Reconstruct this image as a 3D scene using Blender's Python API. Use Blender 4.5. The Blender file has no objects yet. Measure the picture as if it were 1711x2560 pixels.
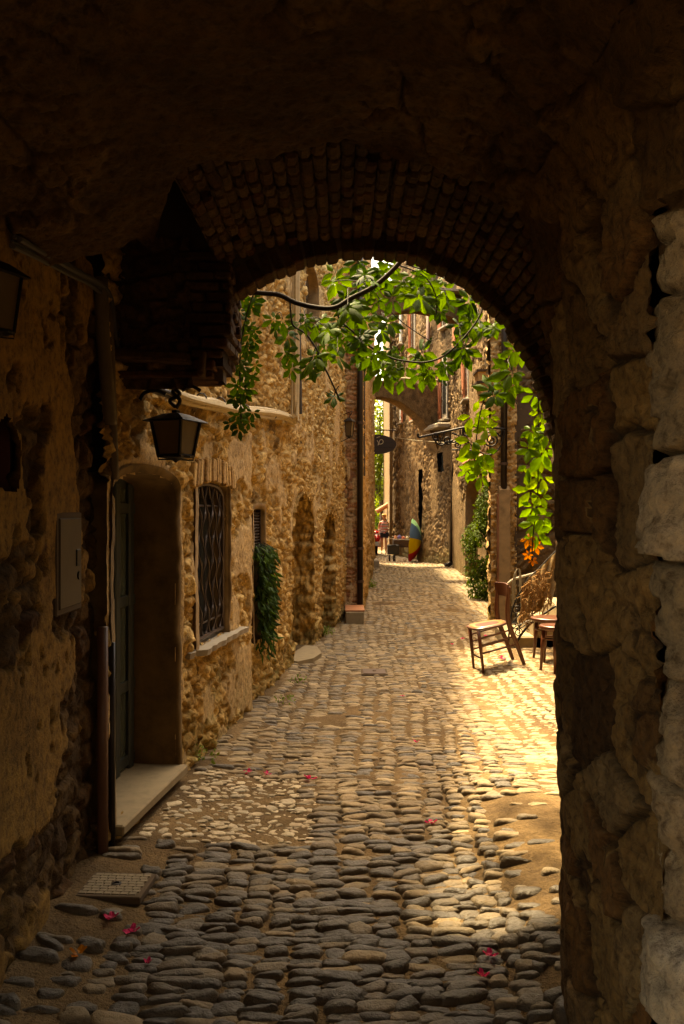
import bpy, math, random
import numpy as np
from mathutils import Vector, Matrix
random.seed(7)
rng = np.random.default_rng(11)
R = math.radians
scene = bpy.context.scene
COL = scene.collection
F = 2200.0; CX = 855.5; CY = 1280.0; EYE = 1.6

def at(px, py, Y):
    return Vector(((px - CX) * Y / F, Y, EYE - (py - CY) * Y / F))

# ------------------------------------------------------------------ noise
def hsh(ix, iy, seed):
    a = (ix.astype(np.int64) * 374761393 + iy.astype(np.int64) * 668265263 + seed * 1442695041) & 0xFFFFFFFF
    a = ((a ^ (a >> 13)) * 1274126177) & 0xFFFFFFFF
    a = ((a ^ (a >> 16)) * 2246822519) & 0xFFFFFFFF
    a = a ^ (a >> 15)
    return (a & 0xFFFFFF) / float(0x1000000)
def vn(x, y, seed=0):
    x = np.asarray(x, float); y = np.asarray(y, float)
    ix = np.floor(x); iy = np.floor(y); fx = x - ix; fy = y - iy
    fx = fx * fx * fx * (fx * (fx * 6 - 15) + 10); fy = fy * fy * fy * (fy * (fy * 6 - 15) + 10)
    a = hsh(ix, iy, seed); b = hsh(ix + 1, iy, seed); c = hsh(ix, iy + 1, seed); d = hsh(ix + 1, iy + 1, seed)
    return (a * (1 - fx) + b * fx) * (1 - fy) + (c * (1 - fx) + d * fx) * fy
def fbm(x, y, o=4, seed=0):
    s = 0; a = .5; t = 0
    for k in range(o):
        s = s + a * vn(x * 2 ** k + 17.3 * k, y * 2 ** k - 9.1 * k, seed + k); t += a; a *= .5
    return s / t
def sm(a, b, x):
    t = np.clip((x - a) / (b - a), 0, 1); return t * t * (3 - 2 * t)
def voro(x, y, seed=0, jit=.85, p=2.):
    ix = np.floor(x); iy = np.floor(y)
    f1 = np.full(x.shape, 9.); f2 = np.full(x.shape, 9.); rid = np.zeros(x.shape); dx1 = np.zeros(x.shape); dy1 = np.zeros(x.shape)
    for dj in (-1, 0, 1):
        for di in (-1, 0, 1):
            cx = ix + di; cy = iy + dj
            px = cx + .5 + jit * (hsh(cx, cy, seed) - .5); py = cy + .5 + jit * (hsh(cx, cy, seed + 5) - .5)
            d = (np.abs(px - x) ** p + np.abs(py - y) ** p) ** (1 / p)
            r = hsh(cx, cy, seed + 9)
            n = d < f1
            f2 = np.where(n, f1, np.minimum(f2, d))
            rid = np.where(n, r, rid); dx1 = np.where(n, x - px, dx1); dy1 = np.where(n, y - py, dy1)
            f1 = np.where(n, d, f1)
    return f1, f2, rid, dx1, dy1

def rubble(s, z, size=.1, asp=1.5, dep=.03, seed=1, rough=.006, gap=.16, low=.5, sharp=.34, p=2.6, warp=.7, pit=0.):
    """height, per-stone random, mortar mask of rough masonry"""
    wx = fbm(s / size * .7, z / size * .7, 3, seed + 20) - .5; wz = fbm(s / size * .7, z / size * .7, 3, seed + 30) - .5
    f1, f2, r, dx, dy = voro(s / (size * asp) + warp * wx, z / size + warp * wz, seed, .85, p)
    e = f2 - f1
    dome = sm(0, sharp, e)
    tilt = (dx * (hsh(np.floor(r * 9973), np.zeros_like(r), seed) - .5) + dy * (hsh(np.floor(r * 7919), np.zeros_like(r), seed + 1) - .5))
    h = dep * (dome * (.35 + .65 * r) + .9 * tilt * dome)
    h = h + rough * (fbm(s * 34, z * 34, 4, seed + 40) - .5) * 2 + dep * low * 2 * (fbm(s * 1.7, z * 1.7, 3, seed + 50) - .5)
    h = h - rough * 2.2 * sm(.66, .8, fbm(s * 22, z * 22, 2, seed + 60))
    if pit: h = h - pit * sm(.54, .68, fbm(s * 12, z * 10, 4, seed + 70)) + pit * .7 * sm(.56, .72, fbm(s * 17, z * 14, 3, seed + 80))
    return h, r, 1 - sm(gap * .3, gap, e)

# ------------------------------------------------------------------ objects
def tag(o, label=None, cat=None, group=None, kind=None):
    if label: o['label'] = label
    if cat: o['category'] = cat
    if group: o['group'] = group
    if kind: o['kind'] = kind
    return o
def thing(name, label, cat, loc=(0, 0, 0), group=None):
    o = bpy.data.objects.new(name, None); COL.objects.link(o); o.location = loc; o.empty_display_size = .1
    return tag(o, label, cat, group)
def root_loc(p):
    while p is not None and p.parent is not None: p = p.parent
    return Vector(p.location) if p is not None else Vector((0, 0, 0))
def link_mesh(name, V, Fc, mat, parent=None, smooth=False, attrs=None, mats=None, mi=None, loops=None):
    V = np.asarray(V, dtype=np.float32).reshape(-1, 3)
    off = root_loc(parent)
    V = V - np.array(off, dtype=np.float32)
    me = bpy.data.meshes.new(name)
    if isinstance(Fc, np.ndarray):
        n, k = Fc.shape
        me.vertices.add(len(V)); me.vertices.foreach_set('co', V.ravel())
        me.loops.add(n * k); me.loops.foreach_set('vertex_index', Fc.astype(np.int32).ravel())
        me.polygons.add(n); me.polygons.foreach_set('loop_start', np.arange(0, n * k, k, dtype=np.int32))
        me.update(calc_edges=True); me.validate()
    else:
        me.from_pydata(V.tolist(), [], [tuple(f) for f in Fc]); me.update()
    if attrs:
        for k, a in attrs.items():
            at_ = me.attributes.new(k, 'FLOAT', 'POINT'); at_.data.foreach_set('value', np.asarray(a, dtype=np.float32).ravel())
    for m in (mats or [mat]): me.materials.append(m)
    if mi is not None: me.polygons.foreach_set('material_index', np.asarray(mi, dtype=np.int32))
    if smooth: me.polygons.foreach_set('use_smooth', np.ones(len(me.polygons), dtype=bool))
    o = bpy.data.objects.new(name, me); COL.objects.link(o)
    if parent is not None: o.parent = parent
    return o
def own(name, V, Fc, mat, loc, **kw):
    """a one-mesh thing with its origin at loc"""
    o = link_mesh(name, np.asarray(V, dtype=np.float32).reshape(-1, 3) - np.array(loc, dtype=np.float32), Fc, mat, None, **kw)
    o.location = loc
    return o
def dup(root, loc, rz=0, label=None):
    r = root.copy(); COL.objects.link(r); r.location = loc; r.rotation_euler = (0, 0, rz)
    if label: r['label'] = label
    for ch in list(root.children):
        c = ch.copy(); COL.objects.link(c); c.parent = r
        for g in ch.children:
            d = g.copy(); COL.objects.link(d); d.parent = c
    return r

class MB:
    def __init__(s): s.v = []; s.f = []; s.r = []
    def add(s, vs, fs, r=0.):
        b = len(s.v); s.v += [tuple(v) for v in vs]; s.f += [tuple(i + b for i in f) for f in fs]; s.r += [r] * len(vs)
        return s
    def box(s, c, d, M=None, bev=.0, r=0.):
        hx, hy, hz = d[0] / 2, d[1] / 2, d[2] / 2; c = Vector(c)
        if bev <= 0:
            vs = [Vector((x, y, z)) for x in (-hx, hx) for y in (-hy, hy) for z in (-hz, hz)]
            fs = [(0, 1, 3, 2), (4, 6, 7, 5), (0, 4, 5, 1), (2, 3, 7, 6), (0, 2, 6, 4), (1, 5, 7, 3)]
        else:
            bev = min(bev, hx * .6, hy * .6, hz * .6)
            vs = []; fs = []; idx = {}
            for i, sx in enumerate((-1, 1)):
                for j, sy in enumerate((-1, 1)):
                    for k, sz in enumerate((-1, 1)):
                        for ax in range(3):
                            p = [sx * (hx - bev), sy * (hy - bev), sz * (hz - bev)]
                            p[ax] = (sx * hx, sy * hy, sz * hz)[ax]
                            idx[(i, j, k, ax)] = len(vs); vs.append(Vector(p))
            for ax in range(3):
                a1, a2 = [a for a in range(3) if a != ax]
                for sd in (0, 1):
                    q = []
                    for (u, w) in ((0, 0), (1, 0), (1, 1), (0, 1)):
                        t = [0, 0, 0]; t[ax] = sd; t[a1] = u; t[a2] = w; q.append(idx[(*t, ax)])
                    fs.append(tuple(q))
                for (u, w) in ((0, 0), (1, 0), (1, 1), (0, 1)):
                    q = []
                    for sd in (0, 1):
                        t = [0, 0, 0]; t[ax] = sd; t[a1] = u; t[a2] = w
                        q.append((idx[(*t, a1)], idx[(*t, a2)]))
                    fs.append((q[0][0], q[0][1], q[1][1], q[1][0]))
            for i in (0, 1):
                for j in (0, 1):
                    for k in (0, 1): fs.append(tuple(idx[(i, j, k, a)] for a in range(3)))
        if M is not None: vs = [M @ v for v in vs]
        return s.add([v + c for v in vs], fs, r)
    def tube(s, pts, rad, seg=8, closed=False, caps=True, r=0., flat=1.):
        P = [Vector(p) for p in pts]; n = len(P)
        rads = rad if isinstance(rad, (list, tuple)) else [rad] * n
        vs = []; up = None
        for i in range(n):
            if closed: t = P[(i + 1) % n] - P[i - 1]
            else: t = P[min(i + 1, n - 1)] - P[max(i - 1, 0)]
            if t.length < 1e-9: t = Vector((0, 0, 1))
            t.normalize()
            if up is None:
                a = Vector((0, 0, 1)) if abs(t.z) < .9 else Vector((1, 0, 0))
                up = a - t * a.dot(t)
            else: up = up - t * up.dot(t)
            if up.length < 1e-6: up = t.orthogonal()
            up.normalize(); sd = t.cross(up)
            for k in range(seg):
                a = 2 * math.pi * k / seg
                vs.append(P[i] + (up * math.cos(a) * flat + sd * math.sin(a)) * rads[i])
        fs = []
        for i in range(n if closed else n - 1):
            for k in range(seg):
                a = i * seg + k; b = i * seg + (k + 1) % seg; j = ((i + 1) % n) * seg
                fs.append((a, b, j + (k + 1) % seg, j + k))
        if caps and not closed:
            fs.append(tuple(range(seg - 1, -1, -1))); fs.append(tuple((n - 1) * seg + k for k in range(seg)))
        return s.add(vs, fs, r)
    def lathe(s, prof, c, seg=20, sx=1., sy=1., M=None, r=0.):
        c = Vector(c); vs = []; fs = []
        for (rad, z) in prof:
            for k in range(seg):
                a = 2 * math.pi * k / seg; v = Vector((rad * math.cos(a) * sx, rad * math.sin(a) * sy, z))
                if M is not None: v = M @ v
                vs.append(v + c)
        for i in range(len(prof) - 1):
            for k in range(seg): fs.append((i * seg + k, i * seg + (k + 1) % seg, (i + 1) * seg + (k + 1) % seg, (i + 1) * seg + k))
        fs.append(tuple(range(seg - 1, -1, -1))); fs.append(tuple((len(prof) - 1) * seg + k for k in range(seg)))
        return s.add(vs, fs, r)
    def prism(s, poly, e, r=0.):
        """poly: 3D points of one face, e: extrusion vector"""
        n = len(poly); e = Vector(e); P = [Vector(p) for p in poly]
        fs = [tuple(range(n - 1, -1, -1)), tuple(range(n, 2 * n))] + [(i, (i + 1) % n, n + (i + 1) % n, n + i) for i in range(n)]
        return s.add(P + [p + e for p in P], fs, r)
    def build(s, name, mat, parent=None, smooth=False):
        return link_mesh(name, s.v, s.f, mat, parent, smooth, attrs={'rnd': s.r})
    def solo(s, name, mat, loc, smooth=False):
        return own(name, s.v, s.f, mat, loc, smooth=smooth, attrs={'rnd': s.r})
def smooth_path(pts, k=6):
    P = [Vector(p) for p in pts]; out = []
    for i in range(len(P) - 1):
        p0 = P[max(i - 1, 0)]; p1 = P[i]; p2 = P[i + 1]; p3 = P[min(i + 2, len(P) - 1)]
        for j in range(k):
            t = j / k
            out.append(.5 * ((2 * p1) + (p2 - p0) * t + (2 * p0 - 5 * p1 + 4 * p2 - p3) * t * t + (3 * p1 - p0 - 3 * p2 + p3) * t ** 3))
    out.append(P[-1]); return out

def sheet(name, mat, parent, B, N, h, keep=None, attrs=None, extra=None):
    """grid surface B (nv,nu,3) pushed along N by h; keep: face mask (nv-1,nu-1)"""
    nv, nu = B.shape[:2]
    V = (B + N * h[..., None]).reshape(-1, 3)
    idx = np.arange(nv * nu).reshape(nv, nu)
    Q = np.stack([idx[:-1, :-1], idx[:-1, 1:], idx[1:, 1:], idx[1:, :-1]], -1).reshape(-1, 4)
    if keep is not None: Q = Q[keep.ravel()]
    A = {k: np.broadcast_to(a, (nv, nu)).ravel() for k, a in (attrs or {}).items()}
    used = np.zeros(len(V), bool); used[Q.ravel()] = True
    remap = np.cumsum(used) - 1
    V = V[used]; Q = remap[Q]; A = {k: a[used] for k, a in A.items()}
    if extra is not None and len(extra.v):
        b = len(V); V = np.concatenate([V, np.array(extra.v)])
        Q = np.concatenate([Q, np.array([f for f in extra.f if len(f) == 4]) + b])
        A = {k: np.concatenate([a, np.full(len(extra.v), .5 if k == 'rnd' else 0.)]) for k, a in A.items()}
    return link_mesh(name, V, Q, mat, parent, True, A)
def grid_normals(B, toward):
    du = np.gradient(B, axis=1); dv = np.gradient(B, axis=0)
    n = np.cross(du, dv); n /= np.maximum(np.linalg.norm(n, axis=-1, keepdims=True), 1e-9)
    t = np.asarray(toward) - B
    n *= np.sign((n * t).sum(-1, keepdims=True) + 1e-12)
    return n
def interp(pts, n):
    P = np.asarray(pts, float); d = np.r_[0, np.cumsum(np.linalg.norm(np.diff(P, axis=0), axis=1))]
    t = np.linspace(0, d[-1], n)
    return np.stack([np.interp(t, d, P[:, k]) for k in range(P.shape[1])], -1), t

# ------------------------------------------------------------------ materials
class NT:
    def __init__(s, name, rough=.9, spec=.3):
        s.m = bpy.data.materials.new(name); s.m.use_nodes = True; s.t = s.m.node_tree; s.n = s.t.nodes; s.l = s.t.links
        s.p = s.n['Principled BSDF']; s.p.inputs['Roughness'].default_value = rough; s.p.inputs['Specular IOR Level'].default_value = spec
    def node(s, ty, **kw):
        n = s.n.new(ty)
        for k, v in kw.items():
            if k in n.inputs.keys(): n.inputs[k].default_value = v
            else: setattr(n, k, v)
        return n
    def co(s):
        if not hasattr(s, '_c'): s._c = s.n.new('ShaderNodeNewGeometry')
        return s._c.outputs['Position']
    def noise(s, scale, detail=4, rough=.6, stretch=None, dist=0.):
        n = s.node('ShaderNodeTexNoise', Scale=scale, Detail=detail, Roughness=rough, Distortion=dist)
        if stretch:
            mp = s.n.new('ShaderNodeMapping'); mp.inputs['Scale'].default_value = stretch; s.l.new(s.co(), mp.inputs[0]); s.l.new(mp.outputs[0], n.inputs['Vector'])
        else: s.l.new(s.co(), n.inputs['Vector'])
        return n.outputs['Fac']
    def attr(s, name):
        n = s.n.new('ShaderNodeAttribute'); n.attribute_name = name; return n.outputs['Fac']
    def ramp(s, fac, stops):
        n = s.n.new('ShaderNodeValToRGB'); e = n.color_ramp.elements
        while len(e) < len(stops): e.new(.5)
        for el, (p, c) in zip(e, stops):
            el.position = p; el.color = (c, c, c, 1) if isinstance(c, (int, float)) else (*c, 1)
        s.l.new(fac, n.inputs[0]); return n.outputs[0]
    def mix(s, fac, a, b, mode='MIX'):
        n = s.n.new('ShaderNodeMix'); n.data_type = 'RGBA'; n.blend_type = mode
        for k, v in ((0, fac), (6, a), (7, b)):
            if isinstance(v, (int, float)): n.inputs[k].default_value = v if k == 0 else (v, v, v, 1)
            elif isinstance(v, tuple): n.inputs[k].default_value = (*v, 1)
            else: s.l.new(v, n.inputs[k])
        return n.outputs[2]
    def math(s, op, a, b=0.):
        n = s.n.new('ShaderNodeMath'); n.operation = op
        for k, v in ((0, a), (1, b)):
            if isinstance(v, (int, float)): n.inputs[k].default_value = v
            else: s.l.new(v, n.inputs[k])
        return n.outputs[0]
    def bump(s, h, strength=.5, dist=.01):
        n = s.node('ShaderNodeBump', Strength=strength, Distance=dist); s.l.new(h, n.inputs['Height'])
        if s.p.inputs['Normal'].links: s.l.new(s.p.inputs['Normal'].links[0].from_socket, n.inputs['Normal'])
        s.l.new(n.outputs[0], s.p.inputs['Normal']); return s
    def base(s, c):
        if isinstance(c, tuple): s.p.inputs['Base Color'].default_value = (*c, 1)
        else: s.l.new(c, s.p.inputs['Base Color'])
        return s

def stone_mat(name, cols, mortar, plaster=(.42, .29, .15), moss=0., rough=.92, bump=.9, grime=.5, fine=90, spec=.2):
    t = NT(name, rough, spec)
    k = len(cols) - 1
    c = t.ramp(t.attr('rnd'), [(i / k, cl) for i, cl in enumerate(cols)])
    c = t.mix(t.math('MULTIPLY', t.attr('mor'), .85), c, mortar)
    c = t.mix(t.attr('pla'), c, plaster)
    n1 = t.noise(3.2, 6, .65); n2 = t.noise(30, 6, .75); n3 = t.noise(fine, 3, .7)
    c = t.mix(grime, c, t.ramp(n1, [(.3, (.42, .36, .3)), (.5, (1, 1, 1)), (.75, (1.25, 1.18, 1.05))]), 'MULTIPLY')
    c = t.mix(.75, c, t.ramp(n2, [(.34, (.22, .17, .13)), (.5, (1, 1, 1)), (.70, (1.6, 1.5, 1.3))]), 'MULTIPLY')
    if moss > 0:
        mz = t.n.new('ShaderNodeSeparateXYZ'); t.l.new(t.co(), mz.inputs[0])
        zz = t.math('ADD', mz.outputs[2], t.math('MULTIPLY', t.math('SUBTRACT', t.noise(1.6, 5, .7), .5), 2.6))
        f = t.math('MULTIPLY', t.ramp(zz, [(0., 1.), (.55, 0.)]), t.ramp(t.noise(14, 4, .7), [(.38, 0.), (.62, 1.)]))
        c = t.mix(t.math('MULTIPLY', f, moss), c, (.10, .115, .03))
    t.base(c)
    t.bump(n3, bump, .005); t.bump(n2, bump * .8, .018)
    return t.m
def plain(name, col, rough=.6, metal=0., nscale=30, namt=.35, bump=.15, spec=.4, stretch=None, rnd=False):
    t = NT(name, rough, spec); t.p.inputs['Metallic'].default_value = metal
    n = t.noise(nscale, 5, .65, stretch)
    c = t.mix(namt, col, t.ramp(n, [(.25, (.4, .38, .36)), (.5, (1, 1, 1)), (.8, (1.4, 1.35, 1.3))]), 'MULTIPLY')
    if rnd: c = t.mix(.8, c, t.ramp(t.attr('rnd'), [(0, .55), (1, 1.35)]), 'MULTIPLY')
    t.base(c)
    if bump: t.bump(n, bump, .004)
    return t.m
def leaf_mat(name, dark, light, trans=.5, rough=.5, tcol=None):
    t = NT(name, rough, .22)
    c = t.ramp(t.attr('rnd'), [(0, dark), (1, light)])
    c = t.mix(.5, c, t.ramp(t.noise(40, 3), [(.3, .6), (.7, 1.25)]), 'MULTIPLY')
    t.base(c)
    tr = t.n.new('ShaderNodeBsdfTranslucent')
    t.l.new(t.mix(1., c, tcol or (1.6, 1.5, .5), 'MULTIPLY'), tr.inputs[0])
    mx = t.n.new('ShaderNodeMixShader'); mx.inputs[0].default_value = trans
    t.l.new(t.p.outputs[0], mx.inputs[1]); t.l.new(tr.outputs[0], mx.inputs[2])
    t.l.new(mx.outputs[0], t.n['Material Output'].inputs[0])
    return t.m

OCH = [(.17, .10, .036), (.37, .225, .08), (.52, .335, .13), (.40, .235, .082), (.62, .44, .20)]
M = {}
M['left'] = stone_mat('ochre_rubble', OCH, (.44, .285, .115), moss=.55)
M['left2'] = stone_mat('ochre_rubble_far', [(.22, .13, .06), (.40, .25, .11), (.50, .33, .15), (.36, .22, .10)], (.46, .30, .13), moss=.5)
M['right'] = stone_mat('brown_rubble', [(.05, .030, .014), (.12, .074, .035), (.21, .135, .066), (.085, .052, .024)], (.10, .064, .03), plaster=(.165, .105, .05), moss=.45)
M['pale'] = stone_mat('sunny_render', [(.35, .23, .12), (.55, .4, .22)], (.5, .34, .18), plaster=(.19, .12, .055))
M['jamb'] = stone_mat('jamb_stone', [(.07, .037, .015), (.15, .088, .034), (.25, .148, .056), (.20, .13, .062), (.16, .072, .022), (.10, .058, .024)], (.035, .019, .008), plaster=(.070, .037, .013), grime=.6)  # near-black mortar: shadow of the cracks put into the joint colour
M['quoin'] = stone_mat('pale_limestone', bump=1.1, cols=[(.32, .25, .16), (.42, .33, .215), (.27, .205, .125), (.38, .27, .155), (.46, .38, .27)], mortar=(.20, .15, .095), grime=.45)
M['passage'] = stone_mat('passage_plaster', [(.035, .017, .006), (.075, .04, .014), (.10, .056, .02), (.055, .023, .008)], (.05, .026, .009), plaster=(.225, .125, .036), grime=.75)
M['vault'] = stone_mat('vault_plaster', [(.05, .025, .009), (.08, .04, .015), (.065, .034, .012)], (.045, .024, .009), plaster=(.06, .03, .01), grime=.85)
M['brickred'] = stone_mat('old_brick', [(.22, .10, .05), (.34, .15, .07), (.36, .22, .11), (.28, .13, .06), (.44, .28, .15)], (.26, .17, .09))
M['brickdark'] = stone_mat('dark_brick', [(.03, .013, .005), (.065, .023, .008), (.07, .037, .014), (.04, .017, .006), (.09, .048, .018)], (.04, .022, .009))  # dark brick colours for the vault, arch ring and corbel
M['joint'] = plain('dark_joint', (.075, .048, .027), .95)
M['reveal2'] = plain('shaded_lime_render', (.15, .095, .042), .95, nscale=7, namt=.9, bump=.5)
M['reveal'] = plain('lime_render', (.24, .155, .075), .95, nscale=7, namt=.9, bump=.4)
M['coverm'] = plain('cover_grey', (.17, .13, .08), .7, 0, 25, .5, .1)
M['step'] = plain('worn_step_stone', (.22, .165, .095), .8, nscale=14, namt=.45, bump=.3)
M['slate'] = plain('pale_slate', (.27, .23, .175), .75, nscale=18, namt=.4, bump=.3)
M['iron'] = plain('wrought_iron', (.010, .008, .007), .5, .5, 60, .4, .2)
M['ironrust'] = plain('rusty_iron', (.07, .04, .025), .6, .4, 60, .6, .3)
M['pipe'] = plain('brown_pipe', (.013, .007, .0045), .45, .0, 30, .3, .05)
M['pipe2'] = plain('copper_brown_pipe', (.12, .055, .03), .5, .0, 30, .3, .05)
M['pvc'] = plain('ochre_conduit', (.42, .32, .18), .6, 0, 20, .4, .1)
M['conduit'] = plain('old_conduit', (.10, .07, .038), .6, 0, 20, .4, .1)
M['cable'] = plain('pale_cable', (.45, .38, .27), .6, 0, 30, .4, .1)
M['cabledark'] = plain('dark_cable', (.05, .042, .035), .6, 0, 30, .3, .1)
M['doordark'] = plain('dark_door_paint', (.035, .04, .034), .45, 0, 20, .4, .1)
M['glass'] = plain('dark_glass', (.02, .024, .024), .12, 0, 5, .1, 0, .5)
M['amber'] = plain('amber_glass', (.09, .055, .022), .55, 0, 20, .4, .05, .5)
M['wood'] = plain('chair_wood', (.070, .019, .007), .35, 0, 30, .5, .08, .5, (1, 1, 6))
M['seat'] = plain('worn_plywood_seat', (.26, .14, .06), .28, 0, 12, .4, .05, .6, (8, 1, 1))
M['darkwood'] = plain('dark_wood', (.024, .011, .006), .5, 0, 20, .5, .1)
M['shutter'] = plain('terracotta_shutter', (.32, .10, .04), .7, 0, 16, .4, .1)
M['greyshut'] = plain('pale_frame', (.42, .38, .31), .8, 0, 16, .4, .1)
M['tile'] = plain('terracotta_tile', (.36, .15, .07), .8, 0, 16, .5, .2, rnd=True)
M['ochredoor'] = plain('ochre_panel', (.36, .24, .11), .7, 0, 8, .4, .1)
M['darkstripe'] = plain('dark_shutter_door', (.05, .038, .025), .6, 0, 16, .4, .1)
M['twig'] = plain('vine_bark', (.014, .009, .005), .85, 0, 40, .5, .3)
M['fibre'] = plain('coconut_fibre', (.22, .12, .05), .95, 0, 60, .7, .5, .1)
M['netm'] = plain('beige_netting', (.26, .18, .09), .95, 0, 60, .6, .5, .1)
M['rope'] = plain('grey_rope', (.20, .17, .12), .95, 0, 60, .5, .4, .1)
M['bark'] = plain('tree_bark', (.09, .06, .035), .9, 0, 20, .5, .4)
M['leaf'] = leaf_mat('creeper_leaf', (.010, .036, .004), (.050, .115, .010), .45, .62, (1.9, 1.5, .35))
M['leafbright'] = leaf_mat('young_creeper_leaf', (.055, .15, .010), (.115, .23, .016), .55, .45, (1.9, 1.45, .3))
M['leaforange'] = leaf_mat('autumn_creeper_leaf', (.42, .12, .012), (.5, .2, .02), .5, .5, (1.4, 1.1, .5))
M['ivy'] = leaf_mat('ivy_leaf', (.014, .034, .004), (.08, .135, .012), .35, .75)
M['treeleaf'] = leaf_mat('tree_leaf', (.06, .11, .012), (.22, .27, .035), .5, .5)
M['weed'] = leaf_mat('weed_leaf', (.07, .13, .02), (.16, .22, .04), .4, .5)
M['petal'] = leaf_mat('fallen_petal', (.5, .012, .07), (.62, .04, .16), .3, .5, (1.2, 1., 1.))
# ================================================================== plan of the place
def XL(y):                       # street face of the left-hand houses
    y = np.asarray(y, float)
    a = np.where(y < 4.05, -1.13, -1.592 + .1238 * y)
    a = np.where(y > 6.87, -1.642 + .1238 * y, a)
    return np.where(y > 13.4, .25 + (y - 13.4) * .0503, a)
def XR(y):                       # right-hand limit of the street
    y = np.asarray(y, float)
    return np.interp(y, [0, 2.7, 2.72, 4.45, 4.46, 12.7, 12.8, 17.5, 28, 30.8, 36.5, 60], [.66, .66, 1.04, 1.04, 3.1, 3.1, 2.2, 2.95, 3.5, 2.9, 2.0, 2.1])
def zg(x, y):
    x = np.asarray(x, float); y = np.asarray(y, float)
    z = -.0062 * np.maximum(y - 10, 0)
    z = z + .10 * sm(.5, .95, x) * (1 - sm(4.6, 6.2, y)) + .085 * sm(1.3, 1.85, x) * sm(5., 7., y) * (1 - sm(11, 13, y))
    z = z + .05 * (1 - sm(0, .5, x - XL(y))) * (1 - sm(9, 14, y))
    return z + .03 * (fbm(x * .8, y * .8, 2, 77) - .5)

# ================================================================== the passage
psg = thing('stone_passage', 'dark rough stone and brick archway passage framing the sunlit alley', 'archway', (0, 3, 0))
prof = [(.675, -.15), (.66, .6), (.648, 1.4), (.642, 2.0), (.632, 2.15), (.60, 2.38), (.545, 2.53), (.40, 2.64), (.18, 2.71), (.02, 2.725), (-.38, 2.69), (-.6, 2.66), (-.9, 2.60), (-1.2, 2.52)]
NU = 560
pp, tt = interp(prof, NU)
nrow, nlip = 185, 22
yend = 2.72 + .55 * (1 - sm(-.75, -.45, pp[:, 0])) * (pp[:, 1] > 2.3) + .10 * (fbm(tt * 3, tt * 0, 3, 3) - .5) + .05 * (vn(tt * 14, tt * 0, 4) - .5)
v = np.linspace(0, 1, nrow)[:, None]
Bm = np.zeros((nrow + nlip, NU, 3))
Bm[:nrow, :, 0] = pp[:, 0]; Bm[:nrow, :, 2] = pp[:, 1]; Bm[:nrow, :, 1] = 1.0 + (yend[None] - 1.0) * v
Nn = grid_normals(Bm[:nrow], (-.25, 2, 1.5))
for k in range(nlip):
    Bm[nrow + k] = Bm[nrow - 1] - Nn[-1] * (.022 * (k + 1)) + np.array([0, .004 * k, 0])
Nn = np.concatenate([Nn, np.repeat(Nn[-1:], nlip, 0) * .6 + np.array([0, .6, 0])])
T, Y = np.broadcast_to(tt, Bm.shape[:2]), Bm[..., 1]
Z, X = Bm[..., 2], Bm[..., 0]
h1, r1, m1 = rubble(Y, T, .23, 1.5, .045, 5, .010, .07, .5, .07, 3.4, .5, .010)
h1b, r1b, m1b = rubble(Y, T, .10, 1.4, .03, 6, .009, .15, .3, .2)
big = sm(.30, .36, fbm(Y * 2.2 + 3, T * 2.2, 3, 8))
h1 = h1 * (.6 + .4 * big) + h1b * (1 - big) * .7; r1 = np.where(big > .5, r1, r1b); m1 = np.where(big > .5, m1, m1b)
pl = sm(.40, .47, fbm(Y * 2.1, T * 2.1, 4, 15)) * sm(2.3, 2.55, T)
hv = .012 * (fbm(Y * 30, T * 30, 4, 60) - .5) * 2 + .10 * (fbm(Y * 1.9, T * 1.9, 3, 61) - .5)
slabs = sm(.68, .70, fbm(Y * 1.3 + 5, T * 1.3, 3, 66)) * .03
h1 = h1 * (1 - .75 * (1 - sm(.02, .22, yend[None] - Y)) * (1 - sm(2.2, 2.6, T)))
h = h1 * (1 - pl) + (hv + .035 + slabs) * pl
up_ = sm(2.25, 2.7, T); r1 = r1 * (1 - .5 * up_); pl = np.maximum(pl, .72 * up_)
keep = ~((Z < 2.2) & (Y < 1.785))
kf = keep[:-1, :-1] & keep[1:, 1:]
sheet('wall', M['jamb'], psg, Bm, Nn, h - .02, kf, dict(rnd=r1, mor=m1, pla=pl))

# pale quoins on the outer corner of the right-hand pier
u = np.linspace(.615, 1.5, 110); z = np.linspace(-.12, 2.55, 270)
qp, u = interp([(.80, 1.93), (.715, 1.845), (.682, 1.795), (.682, 1.745), (.70, 1.705), (.76, 1.68), (1.5, 1.665)], 130)
U, Zq = np.meshgrid(u, z)
hq, rq, mq = rubble(U + .13, Zq, .25, .95, .075, 23, .013, .09, .3, .12, 3., .9, .008)
Bq = np.stack([np.interp(U, u, qp[:, 0]), np.interp(U, u, qp[:, 1]), Zq], -1); Nq = grid_normals(Bq, (-.2, .6, 1.2)); hq = np.maximum(hq - .012, -.012)
sheet('quoin', M['quoin'], psg, Bq, Nq, hq, None, dict(rnd=rq, mor=mq, pla=0))

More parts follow.
